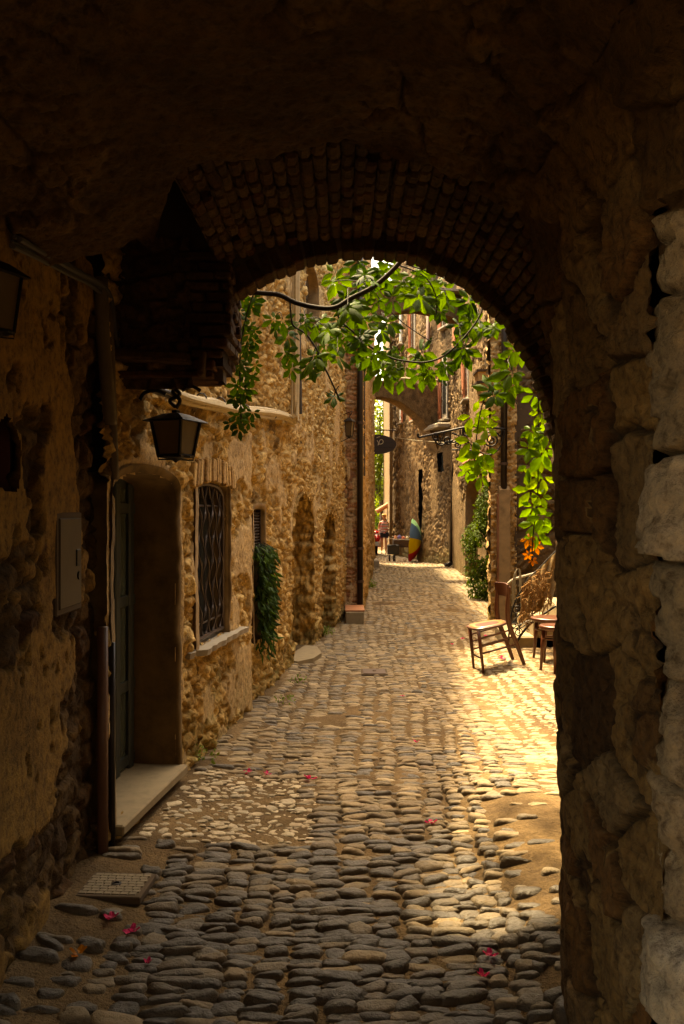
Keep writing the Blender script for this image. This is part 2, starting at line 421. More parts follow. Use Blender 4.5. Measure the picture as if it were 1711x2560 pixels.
# brick vault between the near vault and the end arch
bprof = [(-.60, 2.80), (-.563, 2.843), (-.392, 2.908), (-.179, 2.95), (.099, 2.972), (.354, 2.94), (.568, 2.855), (.78, 2.695), (.908, 2.534), (.994, 2.395), (1.05, 2.1), (1.10, 1.2), (1.12, -.15)]
bp, bt = interp(bprof, 330)
yy = np.linspace(2.66, 4.33, 110)
Bb = np.zeros((110, 330, 3)); Bb[..., 0] = bp[:, 0]; Bb[..., 2] = bp[:, 1]; Bb[..., 1] = yy[:, None]
Nb = grid_normals(Bb, (.1, 3.4, 1.4))
hb, rb, mb = rubble(Bb[..., 1], np.broadcast_to(bt, Bb.shape[:2]), .16, 1.4, .05, 31, .008)
low = sm(1.75, 2.0, np.broadcast_to(bt, Bb.shape[:2]))
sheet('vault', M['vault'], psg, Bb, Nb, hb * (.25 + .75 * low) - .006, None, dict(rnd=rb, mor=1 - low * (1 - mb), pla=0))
mbk = MB()
L = bt[-1]; arc_end = 1.98; c = .03; row = 0
while c < arc_end:
    i = int(c / L * 329); p = bp[i]; q = bp[min(i + 3, 329)]
    tg = Vector((q[0] - p[0], 0, q[1] - p[1])).normalized(); nr = Vector((tg.z, 0, -tg.x))
    if nr.z > 0: nr = -nr
    y = 2.72 + (row % 2) * .09 + random.uniform(-.02, .02)
    while y < 4.25:
        ln = random.uniform(.09, .15)
        if y + ln > 4.31: ln = 4.31 - y
        if random.random() > .06 and ln > .05:
            Mx = Matrix((tg, Vector((0, 1, 0)), nr)).transposed() @ Matrix.Rotation(random.gauss(0, .05), 3, 'Z') @ Matrix.Rotation(random.gauss(0, .06), 3, 'X')
            mbk.box(Vector((p[0], y + ln / 2, p[1])) + nr * random.uniform(.002, .012), (random.uniform(.045, .051), ln - .007, .06), Mx, .012, random.random())
        y += ln
    c += .052 + random.uniform(-.002, .004); row += 1
mbk.build('brick_vault', M['brickdark'], psg)

# end arch: near face, soffit, far face, with its ring of bricks
iprof = [(-.575, 2.24), (-.57, 2.5), (-.545, 2.644), (-.406, 2.743), (-.185, 2.832), (.0, 2.872), (.146, 2.882), (.366, 2.854), (.609, 2.733), (.808, 2.545), (.951, 2.313), (1.012, 2.136), (1.06, 1.9), (1.10, 1.2), (1.12, -.15)]
ip, it = interp(iprof, 260)
tg = np.gradient(ip, axis=0); tg /= np.linalg.norm(tg, axis=1, keepdims=True)
no = np.stack([-tg[:, 1], tg[:, 0]], -1)
smo = np.stack([np.convolve(np.pad(no[:, k], 20, 'edge'), np.ones(41) / 41, 'valid') for k in (0, 1)], -1)
jit = .022 * (fbm(it * 7, it * 0, 3, 41) - .5)
ip2 = ip + no * (jit[:, None] * .5 + .006)
rows = [(0.9, 4.30), (.6, 4.30), (.3, 4.30), (.1, 4.30), (.0, 4.305), (.0, 4.35), (.0, 4.40), (.0, 4.445), (.1, 4.45), (.4, 4.45), (.9, 4.45)]
Ba = np.stack([np.stack([ip2[:, 0] + smo[:, 0] * o, np.full(260, y), ip2[:, 1] + smo[:, 1] * o], -1) for o, y in rows])
Na = np.zeros_like(Ba)
ra = vn(Ba[..., 0] * 9, Ba[..., 2] * 9, 3)
sheet('arch', M['joint'], psg, Ba, Na, np.zeros(Ba.shape[:2]), None, dict(rnd=ra, mor=0, pla=0))
vb = MB(); c = .42
while c < 2.55:
    i = int(c / it[-1] * 259); p = ip[i]; t3 = Vector((tg[i][0], 0, tg[i][1])); n3 = Vector((no[i][0], 0, no[i][1]))
    Mx = Matrix((t3, Vector((0, 1, 0)), n3)).transposed() @ Matrix.Rotation(random.gauss(0, .05), 3, 'Y')
    w = random.uniform(.045, .062)
    vb.box(Vector((p[0], 4.375 + random.uniform(-.008, .008), p[1])) + n3 * (.054 + random.uniform(-.005, .005)), (w - .004, .166, .12), Mx, .008, random.random())
    c += w
vb.build('brick_ring', M['brickdark'], psg)
# corbelled brick block carrying the left foot of the end arch
cb = MB()
cb.box((-.86, 4.40, 2.56), (.58, .36, .52))
uc_, zc_ = np.meshgrid(np.linspace(-1.18, -.72, 70), np.linspace(2.20, 2.9, 100)); hc_, rc_, mc_ = rubble(uc_, zc_, .11, 1.8, .06, 43, .014)
Bc = np.stack([uc_, np.full_like(uc_, 4.20), zc_], -1); Nc = np.zeros_like(Bc); Nc[..., 1] = -1
sheet('corbel_face', M['vault'], psg, Bc, Nc, hc_ - .12 * (1 - sm(2.2, 2.34, zc_ + .06 * (vn(uc_ * 9, uc_ * 0, 4) - .5))), None, dict(rnd=rc_, mor=mc_, pla=0))
cb.box((-.93, 4.16, 2.335), (.44, .12, .05), Matrix.Rotation(.05, 3, 'Y'), .012, .6); cb.box((-.66, 4.19, 2.30), (.03, .14, .12), Matrix.Rotation(.12, 3, 'Y'), .008, .5)
zc = 2.275; k = 0
while zc < 2.84:
    hh = random.uniform(.045, .06)
    rec = .12 * max(0, (2.42 - zc) / .13) ** 1.2
    x = -.80 + (k % 2) * .07 + random.uniform(-.05, .05)
    while x < -.55 - rec * .6:
        w = min(random.uniform(.12, .22), -.52 - rec * .6 - x)
        if w > .04: cb.box((x + w / 2, 4.22 + rec * .3 + random.uniform(-.012, .012), zc + hh / 2), (w - .012, .12, hh - .01), Matrix.Rotation(random.gauss(0, .03), 3, 'Y'), .008, random.random())
        x += w
    y = 4.17 + (k % 2) * .06
    while y < 4.58:
        w = random.uniform(.1, .17)
        cb.box((-.575 - rec * .6 + random.uniform(-.012, .012), y + w / 2, zc + hh / 2), (.10, w - .012, hh - .01), Matrix.Rotation(random.gauss(0, .04), 3, 'Z'), .008, random.random())
        y += w
    zc += hh; k += 1
cb.box((-.87, 4.38, 2.262), (.50, .34, .03), None, .006, .3)
cb.build('corbel', M['brickdark'], psg)

# left-hand wall of the passage: patchy plaster over rubble, with a dark niche
yw = np.linspace(1.3, 4.03, 245); zw = np.linspace(-.15, 3.6, 335)
Yw, Zw = np.meshgrid(yw, zw)
hw, rw, mw = rubble(Yw, Zw, .12, 1.6, .036, 51, .010)
edge = fbm(Yw * 3.1, Zw * 3.1, 5, 55) - .5
lim = 3.72 + .16 * sm(1.9, 2.4, Zw) - .22 * sm(.75, 1.35, 1.9 - Zw)
plw = sm(-.015, .015, (lim - Yw) * .55 + edge * .55 - .02) * sm(-.02, .02, edge + .10 + .16 * (Zw - .9) - .10 * sm(.5, .7, fbm(Yw * 1.6, Zw * 1.6, 2, 54)))
pits = sm(.62, .75, fbm(Yw * 16, Zw * 16, 3, 57)) * sm(.45, .6, fbm(Yw * 2.4, Zw * 2.4, 3, 58))
hp = .042 + .012 * (fbm(Yw * 5, Zw * 5, 4, 59) - .5) + .004 * (fbm(Yw * 40, Zw * 40, 3, 52) - .5) - .02 * pits
hL = hw * (1 - plw) + hp * plw
niche = ((Yw - 2.93) / .14) ** 2 + ((Zw - 1.81) / .125) ** 2 + 1.2 * (fbm(Yw * 9, Zw * 9, 2, 53) - .5) < 1
nk = ~(niche[:-1, :-1] & niche[1:, 1:])
Bw = np.stack([np.full_like(Yw, -1.155), Yw, Zw], -1); Nw = np.zeros_like(Bw); Nw[..., 0] = 1
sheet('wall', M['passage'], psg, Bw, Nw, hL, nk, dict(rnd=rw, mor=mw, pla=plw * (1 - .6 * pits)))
nb = MB(); nb.box((-1.27, 2.93, 1.81), (.02, .4, .36)); nb.box((-1.22, 2.93, 1.66), (.1, .34, .02)); nb.box((-1.22, 2.93, 1.96), (.1, .34, .02)); nb.box((-1.22, 3.11, 1.81), (.1, .02, .34))
nb.build('niche', plain('red_niche_lining', (.05, .010, .006), .9, 0, 12, .5, .2), psg)
# the masonry behind the faces: the house over the passage and its flanks; plus unseen roof and back wall behind the camera, added to limit light
mc = MB()
mc.box((-1.5, 1.8, 5.3), (5.2, 4.9, 3.5)); mc.box((2.66, 3.08, 4.4), (2.96, 2.44, 9.2)); mc.box((-2.7, 2.5, 2.4), (2.8, 3.0, 5.1)); mc.box((-.2, -1.0, 3.1), (2.0, 1.6, .7))
mc.box((.0, 4.385, 5.3), (7.8, .11, 3.6)); mc.box((-2.2, 4.385, 3.2), (2.0, .10, 1.1))
mc.box((.92, .53, 2.95), (.44, 2.3, 1.3)); mc.box((-.25, .2, 3.1), (2.0, 1.6, .7)); mc.box((0, -5, 2.4), (9, .6, 5.4))
mc.box((-.58, 3.6, 3.22), (.04, 1.36, .72)); mc.box((1.3, 2.78, 1.7), (.5, .08, 3.7)); mc.box((.93, 2.23, 1.65), (.34, .92, 3.7)); mc.box((1.22, 3.5, 1.7), (.2, 1.6, 3.7))
mc.build('core', M['joint'], psg)

# ================================================================== the street
ya = np.r_[np.linspace(-4.5, 1.9, 20), 1.9 + np.cumsum(np.r_[0, np.full(330, .028)]), 11.2 + np.cumsum(np.linspace(.05, .35, 170))]
xa = np.r_[np.linspace(-30, -1.8, 12), np.linspace(-1.7, 3.6, 170), np.linspace(4, 40, 12)]
Xg, Yg = np.meshgrid(xa, ya)
Zg = zg(Xg, Yg)
dirt = fbm(Xg * 7, Yg * 7, 4, 71) - .5
Bg = np.stack([Xg, Yg, Zg + .003], -1); Ng = np.zeros_like(Bg); Ng[..., 2] = 1
t = NT('sandy_earth', .95, .2)
cc = t.ramp(t.noise(2.2, 6, .65), [(.3, (.06, .036, .017)), (.5, (.12, .075, .035)), (.7, (.19, .12, .057))])
cc = t.mix(.6, cc, t.ramp(t.noise(60, 4, .7), [(.3, .5), (.7, 1.4)]), 'MULTIPLY'); t.base(cc); t.bump(t.noise(70, 4, .7), .9, .010); t.bump(t.noise(16, 5, .75), .9, .03)
M['earth'] = t.m
t = NT('cobblestone', .5, .5)
cc = t.ramp(t.attr('rnd'), [(0, (.034, .024, .0135)), (.28, (.074, .053, .029)), (.55, (.145, .106, .060)), (.8, (.215, .155, .085)), (1, (.30, .225, .13))])
cc = t.mix(t.attr('pla'), cc, t.ramp(t.attr('rnd'), [(0, (.26, .21, .135)), (1, (.50, .41, .28))]))
cc = t.mix(.6, cc, t.ramp(t.noise(28, 5, .7), [(.28, (.5, .45, .4)), (.5, (1, 1, 1)), (.8, (1.4, 1.3, 1.15))]), 'MULTIPLY')
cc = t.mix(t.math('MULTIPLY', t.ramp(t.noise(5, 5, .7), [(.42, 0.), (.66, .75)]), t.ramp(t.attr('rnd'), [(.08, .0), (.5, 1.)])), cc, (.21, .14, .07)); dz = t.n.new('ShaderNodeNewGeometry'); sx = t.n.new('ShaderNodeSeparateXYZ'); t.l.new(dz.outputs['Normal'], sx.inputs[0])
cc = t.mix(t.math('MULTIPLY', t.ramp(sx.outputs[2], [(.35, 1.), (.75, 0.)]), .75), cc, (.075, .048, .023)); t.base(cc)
cc0 = None; t.l.new(t.math('ADD', t.ramp(t.noise(35, 4, .7), [(.3, .0), (.7, .28)]), t.ramp(t.attr('rnd'), [(.1, .36), (.55, .62)])), t.p.inputs['Roughness'])
t.bump(t.noise(120, 4, .75), .6, .005); t.bump(t.noise(32, 5, .7), .8, .014)
M['cobble'] = t.m
street = sheet('street', M['earth'], None, Bg, Ng, .012 * dirt * (1 + 0 * Xg))
tag(street, kind='structure')

def stones(cx, cy, ax, ay, ang, hh, rnd, pla, seg, rings):
    n = len(cx); th = np.linspace(0, 2 * np.pi, seg, endpoint=False)
    c, s_ = np.cos(th), np.sin(th); e = 2 / 2.7
    bx = np.sign(c) * np.abs(c) ** e; by = np.sign(s_) * np.abs(s_) ** e
    p1, p2, p3 = (rng.uniform(0, 6.28, (n, 1)) for _ in range(3))
    wob = 1 + .09 * np.cos(2 * th + p1) * rng.random((n, 1)) + .08 * np.cos(3 * th + p2) + .05 * np.cos(5 * th + p3)
    V = np.zeros((n, len(rings) * seg + 1, 3)); tx = rng.normal(0, .16, (n, 1)); ty = rng.normal(0, .12, (n, 1))
    for k, (r, zz) in enumerate(rings):
        lx = bx * r * wob; ly = by * r * wob
        V[:, k * seg:(k + 1) * seg, 0] = lx; V[:, k * seg:(k + 1) * seg, 1] = ly
        V[:, k * seg:(k + 1) * seg, 2] = zz + (lx * tx + ly * ty) * max(zz, 0)
    V[:, -1, 2] = 1.
    V[..., 0] *= ax[:, None]; V[..., 1] *= ay[:, None]; V[..., 2] *= hh[:, None]
    ca, sa = np.cos(ang)[:, None], np.sin(ang)[:, None]
    x = V[..., 0] * ca - V[..., 1] * sa; y = V[..., 0] * sa + V[..., 1] * ca
    V[..., 0] = x + cx[:, None]; V[..., 1] = y + cy[:, None]; V[..., 2] += (zg(cx, cy) - .006)[:, None]
    V[..., 2] += (.0045 * (fbm(V[..., 0] * 55, V[..., 1] * 80, 3, 17) - .5) * 2 + .006 * (fbm(V[..., 0] * 18, V[..., 1] * 25, 2, 18) - .5) * 2)
    m = len(rings) * seg + 1; q = []
    for k in range(len(rings) - 1):
        for j in range(seg): q.append((k * seg + j, k * seg + (j + 1) % seg, (k + 1) * seg + (j + 1) % seg, (k + 1) * seg + j))
    tri = [((len(rings) - 1) * seg + j, (len(rings) - 1) * seg + (j + 1) % seg, m - 1) for j in range(seg)]
    o = (np.arange(n) * m)[:, None, None]
    return V.reshape(-1, 3), (np.array(q)[None] + o).reshape(-1, 4), (np.array(tri)[None] + o).reshape(-1, 3), np.repeat(rnd, m), np.repeat(pla, m)
S = []
x = -1.35
while x < 3.7:
    w = random.uniform(.085, .155)
    y = 2.0 + random.uniform(0, .05)
    while y < 41:
        k = 1 + .012 * max(0, y - 12)
        ty = random.uniform(.030, .056) * (1 if random.random() > .08 else 1.5) * (1.12 if y < 4.3 else 1) * k
        cx = x + w / 2 + .05 * math.sin(y * .9 + x * 2) + .022 * math.sin(y * 3.1 + x * 9) + random.gauss(0, .008)
        S.append((cx, y + ty / 2, w / 2 * random.uniform(.72, 1.38), ty / 2 * random.uniform(.98, 1.2), random.gauss(0, .15) - .10 * math.cos(y * .9 + x * 2) * .5))
        y += ty * random.uniform(.9, 1.04)
    x += w * .92
S = np.array(S)
pat = (S[:, 0] < -.2 - .1 * (S[:, 1] - 4.9)) & (S[:, 1] > 4.22 + .0 * S[:, 0]) & (S[:, 1] < 5.25)
bare = (fbm(S[:, 0] * 1.3, S[:, 1] * .9, 3, 81) > .79) | (sm(.62, .95, S[:, 0]) * (1 - sm(4.4, 5.2, S[:, 1])) > rng.random(len(S)) * 1.25) | ((S[:, 0] < XL(S[:, 1]) + .3 + .25 * (fbm(S[:, 1] * 2, S[:, 0] * 0, 2, 5) - .5)) & (S[:, 1] < 5.6) & (rng.random(len(S)) < .7))
ok = (S[:, 0] > XL(S[:, 1]) + .03) & (S[:, 0] < XR(S[:, 1]) - .03) & ~pat & ~bare
S = S[ok]
# bigger flatter stones along the foot of the left-hand wall and in the sunny yard
yd = (S[:, 0] > 1.15) & (S[:, 1] > 4.6) & (S[:, 1] < 12.7)
rn = np.clip(.52 + .25 * rng.normal(size=len(S)) + .10 * sm(4.2, 9, S[:, 1]) - .46 * (1 - sm(3.3, 5.0, S[:, 1])) + .3 * yd, 0, 1)  # near stones darker: polished stone, plus passage shade put into the tone
hh = rng.uniform(.009, .026, len(S)) * np.where(yd, .6, 1) * (1 + .35 * (S[:, 1] < 5))
P = []
for i in range(2600):
    px_, py_ = random.uniform(-1.0, -.12), random.uniform(4.22, 5.3)
    if px_ > -.2 - .1 * (py_ - 4.9) or px_ < XL(py_) + .1: continue
    a = random.uniform(.016, .052)
    if any(((px_ - q[0]) ** 2 + (py_ - q[1]) ** 2) < (.66 * (a + q[2])) ** 2 for q in P): continue
    P.append((px_, py_, a, a * random.uniform(.45, .8), random.gauss(0, .5)))
for y in np.arange(4.3, 5.3, .085): P.append((-.17 - .1 * (y - 4.9) + random.gauss(0, .008), y, .055, .036, random.gauss(.2, .3)))
P = np.array(P)
near = S[:, 1] < 11
NR = [(1.0, -.6), (.98, .05), (.92, .58), (.76, .90), (.42, .99)]
FR = [(1.0, -.4), (.85, .6)]
bits = []
for sel, seg, rg in ((near & (S[:, 1] < 6), 14, NR), (near & (S[:, 1] >= 6), 10, NR[:2] + [(.8, .7), (.4, .96)]), (~near, 7, FR)):
    a = S[sel]; bits.append(stones(a[:, 0], a[:, 1], a[:, 2], a[:, 3], a[:, 4], hh[sel], rn[sel], np.zeros(sel.sum()), seg, rg))
bits.append(stones(P[:, 0], P[:, 1], P[:, 2], P[:, 3], P[:, 4], rng.uniform(.008, .018, len(P)), rng.random(len(P)), np.full(len(P), 1.), 12, NR))
VV = np.concatenate([b[0] for b in bits]); off = np.cumsum([0] + [len(b[0]) for b in bits[:-1]])
QQ = np.concatenate([b[1] + o for b, o in zip(bits, off)]); TT = np.concatenate([b[2] + o for b, o in zip(bits, off)])
me = bpy.data.meshes.new('pavement'); me.vertices.add(len(VV)); me.vertices.foreach_set('co', VV.astype(np.float32).ravel())
me.loops.add(QQ.size + TT.size); me.loops.foreach_set('vertex_index', np.r_[QQ.ravel(), TT.ravel()].astype(np.int32))
me.polygons.add(len(QQ) + len(TT)); me.polygons.foreach_set('loop_start', np.r_[np.arange(len(QQ)) * 4, QQ.size + np.arange(len(TT)) * 3].astype(np.int32))
me.update(calc_edges=True); me.validate()
for k, i in (('rnd', 3), ('pla', 4)): me.attributes.new(k, 'FLOAT', 'POINT').data.foreach_set('value', np.concatenate([b[i] for b in bits]).astype(np.float32))
me.polygons.foreach_set('use_smooth', np.ones(len(me.polygons), dtype=bool)); me.materials.append(M['cobble'])
pav = bpy.data.objects.new('pavement', me); COL.objects.link(pav); tag(pav, kind='structure')
# ================================================================== facades
def facade(name, parent, mat, p0, p1, z0, z1, res, side, rub, holes=(), plas=None, extra=None, bulge=None, doff=0.):
    """displaced masonry sheet along the plan segment p0-p1; side=+1: the street lies to the right when walking p0->p1.
    holes: functions (s, z) -> bool; plas: function (s, z) -> 0..1"""
    p0 = np.array(p0, float); p1 = np.array(p1, float); L = np.linalg.norm(p1 - p0); dr = (p1 - p0) / L
    n = np.array([dr[1], -dr[0]]) * side
    nu = max(3, int(L / res)); nv = max(3, int((z1 - z0) / res))
    s, z = np.meshgrid(np.linspace(0, L, nu), np.linspace(z0, z1, nv))
    B = np.stack([p0[0] + dr[0] * s, p0[1] + dr[1] * s, z], -1)
    N = np.zeros_like(B); N[..., 0] = n[0]; N[..., 1] = n[1]
    h, r, m = rubble(s + p0[1] * 3.7, z, **rub)
    rb2 = dict(rub); rb2.update(size=rub['size'] * 2.0, asp=1.5, dep=rub['dep'] * 1.25, seed=rub['seed'] + 7, sharp=.2, p=3.2, warp=.5)
    h2, r2, m2 = rubble(s + p0[1] * 3.7, z, **rb2); bg_ = sm(.53, .57, fbm(s * 1.5 + p0[1], z * 1.5, 4, rub['seed'] + 3)); h = h * (1 - bg_) + h2 * bg_; r = np.where(bg_ > .5, r2, r); m = np.where(bg_ > .5, m2, m)
    pl = plas(s, z) if plas else np.zeros_like(s)
    h = h * (1 - pl) + pl * (rub['dep'] * .95 + .006 * (fbm(s * 9, z * 9, 4, 99) - .5) * 2 + rub['dep'] * (fbm(s * 1.7, z * 1.7, 3, 98) - .5))
    if len(holes) and res < .03:
        k_ = np.zeros_like(s)
        for a_ in range(12):
            for rr_ in (.04, .075):
                for f in holes: k_ += f(s + rr_ * math.cos(a_ * .5236), z + rr_ * math.sin(a_ * .5236)) / 24.
        k_ = np.clip(k_ * 3, 0, 1); h = h * (1 - k_) + np.minimum(h, .012) * k_
    if bulge is not None: h = h + bulge(s, z)
    dead = np.zeros(s.shape, bool)
    jx = .02 * (vn(s * 13, z * 13, 91) - .5) * 2; jz = .02 * (vn(s * 13, z * 13, 92) - .5) * 2
    for f in holes: dead |= f(s + jx, z + jz)
    keep = ~(dead[:-1, :-1] | dead[1:, 1:] & dead[:-1, 1:])
    return sheet(name, mat, parent, B, N, h + doff, keep, dict(rnd=r, mor=m, pla=pl), extra)
class Line:
    """a point on a facade line from its Y (or s), height and offset into the street"""
    def __init__(s, p0, p1, side=1):
        s.p0 = Vector(p0); s.p1 = Vector(p1); s.d = (s.p1 - s.p0).normalized(); s.n = Vector((s.d.y, -s.d.x)) * side
    def s_of(s, y): return (y - s.p0.y) / s.d.y
    def __call__(s, y, z, off=0.):
        q = s.p0 + s.d * s.s_of(y) + s.n * off; return Vector((q.x, q.y, z))
    def at_s(s, t, z, off=0.):
        q = s.p0 + s.d * t + s.n * off; return Vector((q.x, q.y, z))
    def rot(s): return Matrix(((s.d.x, s.n.x, 0), (s.d.y, s.n.y, 0), (0, 0, 1)))   # local x along the wall, y out
def arch_outline(y0, y1, z0, zs, zt, n=18):
    """door outline: up one side, over a segmental or round top, down the other"""
    o = [(y0, z0 + (zs - z0) * k / 6) for k in range(6)]
    for k in range(n + 1):
        a = math.pi * (1 - k / n); o.append(((y0 + y1) / 2 + math.copysign(abs(math.cos(a)) ** .8, math.cos(a)) * (y1 - y0) / 2, zs + math.sin(a) ** .7 * (zt - zs)))
    return o + [(y1, zs - (zs - z0) * (k + 1) / 6) for k in range(6)]
def in_arch(y, z, y0, y1, z0, zs, zt):
    t = np.clip(np.abs((y - (y0 + y1) / 2) / ((y1 - y0) / 2)), 0, 1)
    return (y > y0) & (y < y1) & (z > z0) & (z < zs + (zt - zs) * (1 - t ** 2.5) ** .35)
def reveal(name, line, outline, depth, mat, parent, rub=None, nd=26, out=.035, splay=0.):
    o, t = interp(outline, 150)
    cy_, cz_ = o[:, 0].mean(), o[:, 1].mean()
    ds = np.linspace(out, -depth, nd)
    B = np.zeros((nd, 150, 3))
    for k, dd in enumerate(ds):
        for j in range(150):
            yy_ = o[j, 0] + (cy_ - o[j, 0]) * splay * (out - dd) / depth
            B[k, j] = line(yy_, o[j, 1], dd)
    if not rub:
        for j in range(150):
            ey, ez = o[j, 0] - cy_, max(o[j, 1] - cz_, 0) * .7; l_ = math.hypot(ey, ez) or 1; B[0, j] = line(o[j, 0] + .045 * ey / l_, o[j, 1] + .045 * ez / l_, out - .012)
    c = line(cy_, cz_, -depth / 2)
    N = grid_normals(B, tuple(c))
    T_, D_ = np.meshgrid(t, ds)
    if rub:
        h, r, m = rubble(D_, T_, **rub); h = h - .01; pl = np.zeros_like(h)
    else:
        h = .012 * (fbm(T_ * 8, D_ * 8, 4, 7) - .5) * 2; r = np.full_like(h, .5); m = h * 0; pl = np.ones_like(h)
    h = h - .01 * (1 - sm(0, .03, out - D_))
    return sheet(name, mat, parent, B, N, h, None, dict(rnd=r, mor=m, pla=pl))

# ------------------------------------------------------------------ house with the dark door and the grille window
LA = Line((-1.592 + .1238 * 4.0, 4.0), (-1.592 + .1238 * 6.9, 6.9))
hA = thing('stone_house', 'ochre stone house with recessed dark door and iron grille window', 'house', (-1.0, 5.4, 0))
D0 = (4.09, 5.05, .13, 1.66, 1.80); W0 = (5.42, 6.20, .755, 1.74, 1.81)
sy = lambda s: LA.p0.y + s * LA.d.y
def plA(s, z):
    y = sy(s); e = fbm(s * 3, z * 3, 4, 33) - .5
    trim = in_arch(y + e * .04, z + e * .05, 3.98, 5.13, -.2, 1.62, 1.885) & ((z > 1.45) | (y > 5.0))
    sand = sm(.03, .07, e + .22 * sm(5.9, 6.4, y) - .25 * sm(1.9, 2.4, z) - .08)
    return np.maximum(trim * 1., sand * .9)
facade('wall', hA, M['left'], LA.p0, LA.p1, -.15, 5.4, .0135, 1, dict(size=.075, asp=1.25, dep=.036, seed=101, rough=.018, gap=.22, pit=.018, sharp=.24, p=3.),
       [lambda s, z: in_arch(sy(s), z, *D0), lambda s, z: in_arch(sy(s), z, *W0)], plA)
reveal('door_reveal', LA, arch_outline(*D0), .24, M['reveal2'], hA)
reveal('window_reveal', LA, arch_outline(*W0), .10, M['reveal'], hA)
q = MB(); Rm = LA.rot(); b = LA(4.61, .97, -.265); q.box(b, (1.0, .04, 1.75), Rm)
dr = q.build('door', M['doordark'], hA)
q = MB()
for yy_ in np.linspace(4.16, 4.98, 5):
    q.box(LA(yy_, .95, -.235), (.07, .03, 1.62), Rm, .008)
for zz in (.2, .62, 1.1, 1.62): q.box(LA(4.61, zz, -.238), (.92, .02, .06), Rm, .004)
q.build('door_frame', M['doordark'], dr)
q = MB()
for y0 in np.linspace(4.16, 4.78, 4): q.box(LA(y0 + .0975, .93, -.242), (.10, .006, 1.6), Rm)
q.build('pane', plain('greenish_glass', (.06, .07, .05), .2, 0, 4, .2, 0, .5), dr)
q = MB(); q.tube([LA(4.42, .98, -.22), LA(4.42, .98, -.18), LA(4.42, 1.12, -.18), LA(4.42, 1.12, -.22)], .008); q.build('handle', M['iron'], dr)
# grille window
q = MB(); q.box(LA(5.82, 1.28, -.11), (.9, .03, 1.2), Rm); wn = q.build('window', M['glass'], hA)
q = MB(); fr = [LA(a, c, -.01) for a, c in arch_outline(5.44, 6.17, .79, 1.66, 1.785, 10)]
q.tube(fr + [fr[0]], .014, 6)
for i, yb in enumerate(np.linspace(5.50, 6.11, 8)):
    top = 1.66 + .11 * math.sqrt(max(0, 1 - ((yb - 5.81) / .36) ** 2))
    pts = []; rad = []
    for k in range(49):
        zz = .80 + (top - .80) * k / 48
        ph = (zz - .8) / .155 * math.pi
        pts.append(LA(yb + (.030 if i % 2 else -.030) * math.sin(ph), zz, -.015 + .02 * math.sin(ph * .5) ** 2))
        rad.append(.0055 + .006 * math.exp(-((((zz - .8) / .155) % 1.0) - .0) ** 2 * 60) + .006 * math.exp(-((((zz - .8) / .155) % 1.0) - 1.) ** 2 * 60))
    q.tube(pts, rad, 6)
for zz in (.88, 1.64): q.tube([LA(5.45, zz, -.018), LA(6.16, zz, -.018)], .007, 6)
q.build('grille', plain('brown_iron_grille', (.06, .042, .035), .45, .5, 60, .4, .2), wn)
q = MB(); nn = 24; top_ = []; bot_ = []
for k in range(nn + 1):
    y_ = 5.28 + (6.52 - 5.28) * k / nn; o_ = .09 + .012 * random.uniform(-1, 1) - (.05 if y_ < 5.42 else 0)
    top_.append(LA(y_, .752, o_)); bot_.append(LA(y_, .715, o_ - .006))
bk = [LA(6.52, .757, -.2), LA(5.28, .757, -.2)]; bb_ = [LA(6.52, .715, -.2), LA(5.28, .715, -.2)]
n_ = nn + 1; q.add(top_ + bot_ + bk + bb_, [tuple(range(n_)) + (2 * n_, 2 * n_ + 1)] + [(i + 1, i, n_ + i, n_ + i + 1) for i in range(nn)] + [(0, 2 * n_ + 1, 2 * n_ + 3, n_), (2 * n_, nn, n_ + nn, 2 * n_ + 2), tuple(reversed(range(n_, 2 * n_))) + (2 * n_ + 3, 2 * n_ + 2)])
q.build('window_sill', M['slate'], wn)
# soldier bricks over the window
q = MB()
for k in range(17):
    y_ = 5.34 + k * .058; t_ = (y_ - 5.82) / .5
    q.box(LA(y_, 1.875 - .05 * t_ * t_, .012 + random.uniform(-.008, .01)), (.046, .07, .15 + random.uniform(-.01, .02)), Rm @ Matrix.Rotation(-t_ * .25, 3, 'Y'), .007, random.random())
q.build('lintel', M['left2'], hA)
q = MB(); q.box(LA(4.57, .125, -.10), (1.0, .36, .052), Rm, .008)
q.build('doorstep', M['step'], hA)
q = MB(); q.box(LA(4.6, -.02, -.12), (.96, .28, .235), Rm); q.build('step_base', M['joint'], hA)
q = MB(); q.box(LA(5.45, 2.6, -1.5), (2.9, 2.2, 5.7), Rm); q.box(LA(5.45, 5.43, -.6), (2.9, 1.3, .08), Rm); q.build('core', M['joint'], hA)

# ------------------------------------------------------------------ house with two deep arched doorways
LB = Line((-1.642 + .1238 * 6.86, 6.86), (-1.642 + .1238 * 13.4, 13.4))
hB = thing('stone_house', 'long ochre rubble house with two deep arched doorways and a louvred vent', 'house', (-.4, 10, 0))
V1 = (7.20, 7.63, .50, 1.60, 1.63); D1 = (9.02, 10.38, -.2, 1.28, 1.80); D2 = (11.1, 12.28, -.2, 1.12, 1.62); V2 = (9.75, 10.7, 3.55, 4.2, 4.45)
sb = lambda s: LB.p0.y + s * LB.d.y
def plB(s, z):
    y = sb(s); e = fbm(s * 2.6, z * 2.6, 4, 44) - .5
    return np.maximum(sm(.16, .22, e) * .8, ((y > 12.25) & (y < 12.75) & (z > 2.5 + e) & (z < 3.3)) * .8)
facade('wall', hB, M['left'], LB.p0, LB.p1, -.3, 5.7, .018, 1, dict(size=.068, asp=1.15, dep=.040, seed=111, rough=.024, gap=.22, low=.8, pit=.024, sharp=.24, p=3.),
       [lambda s, z, o=o: in_arch(sb(s), z, *o) for o in (V1, D1, D2, V2)], plB)
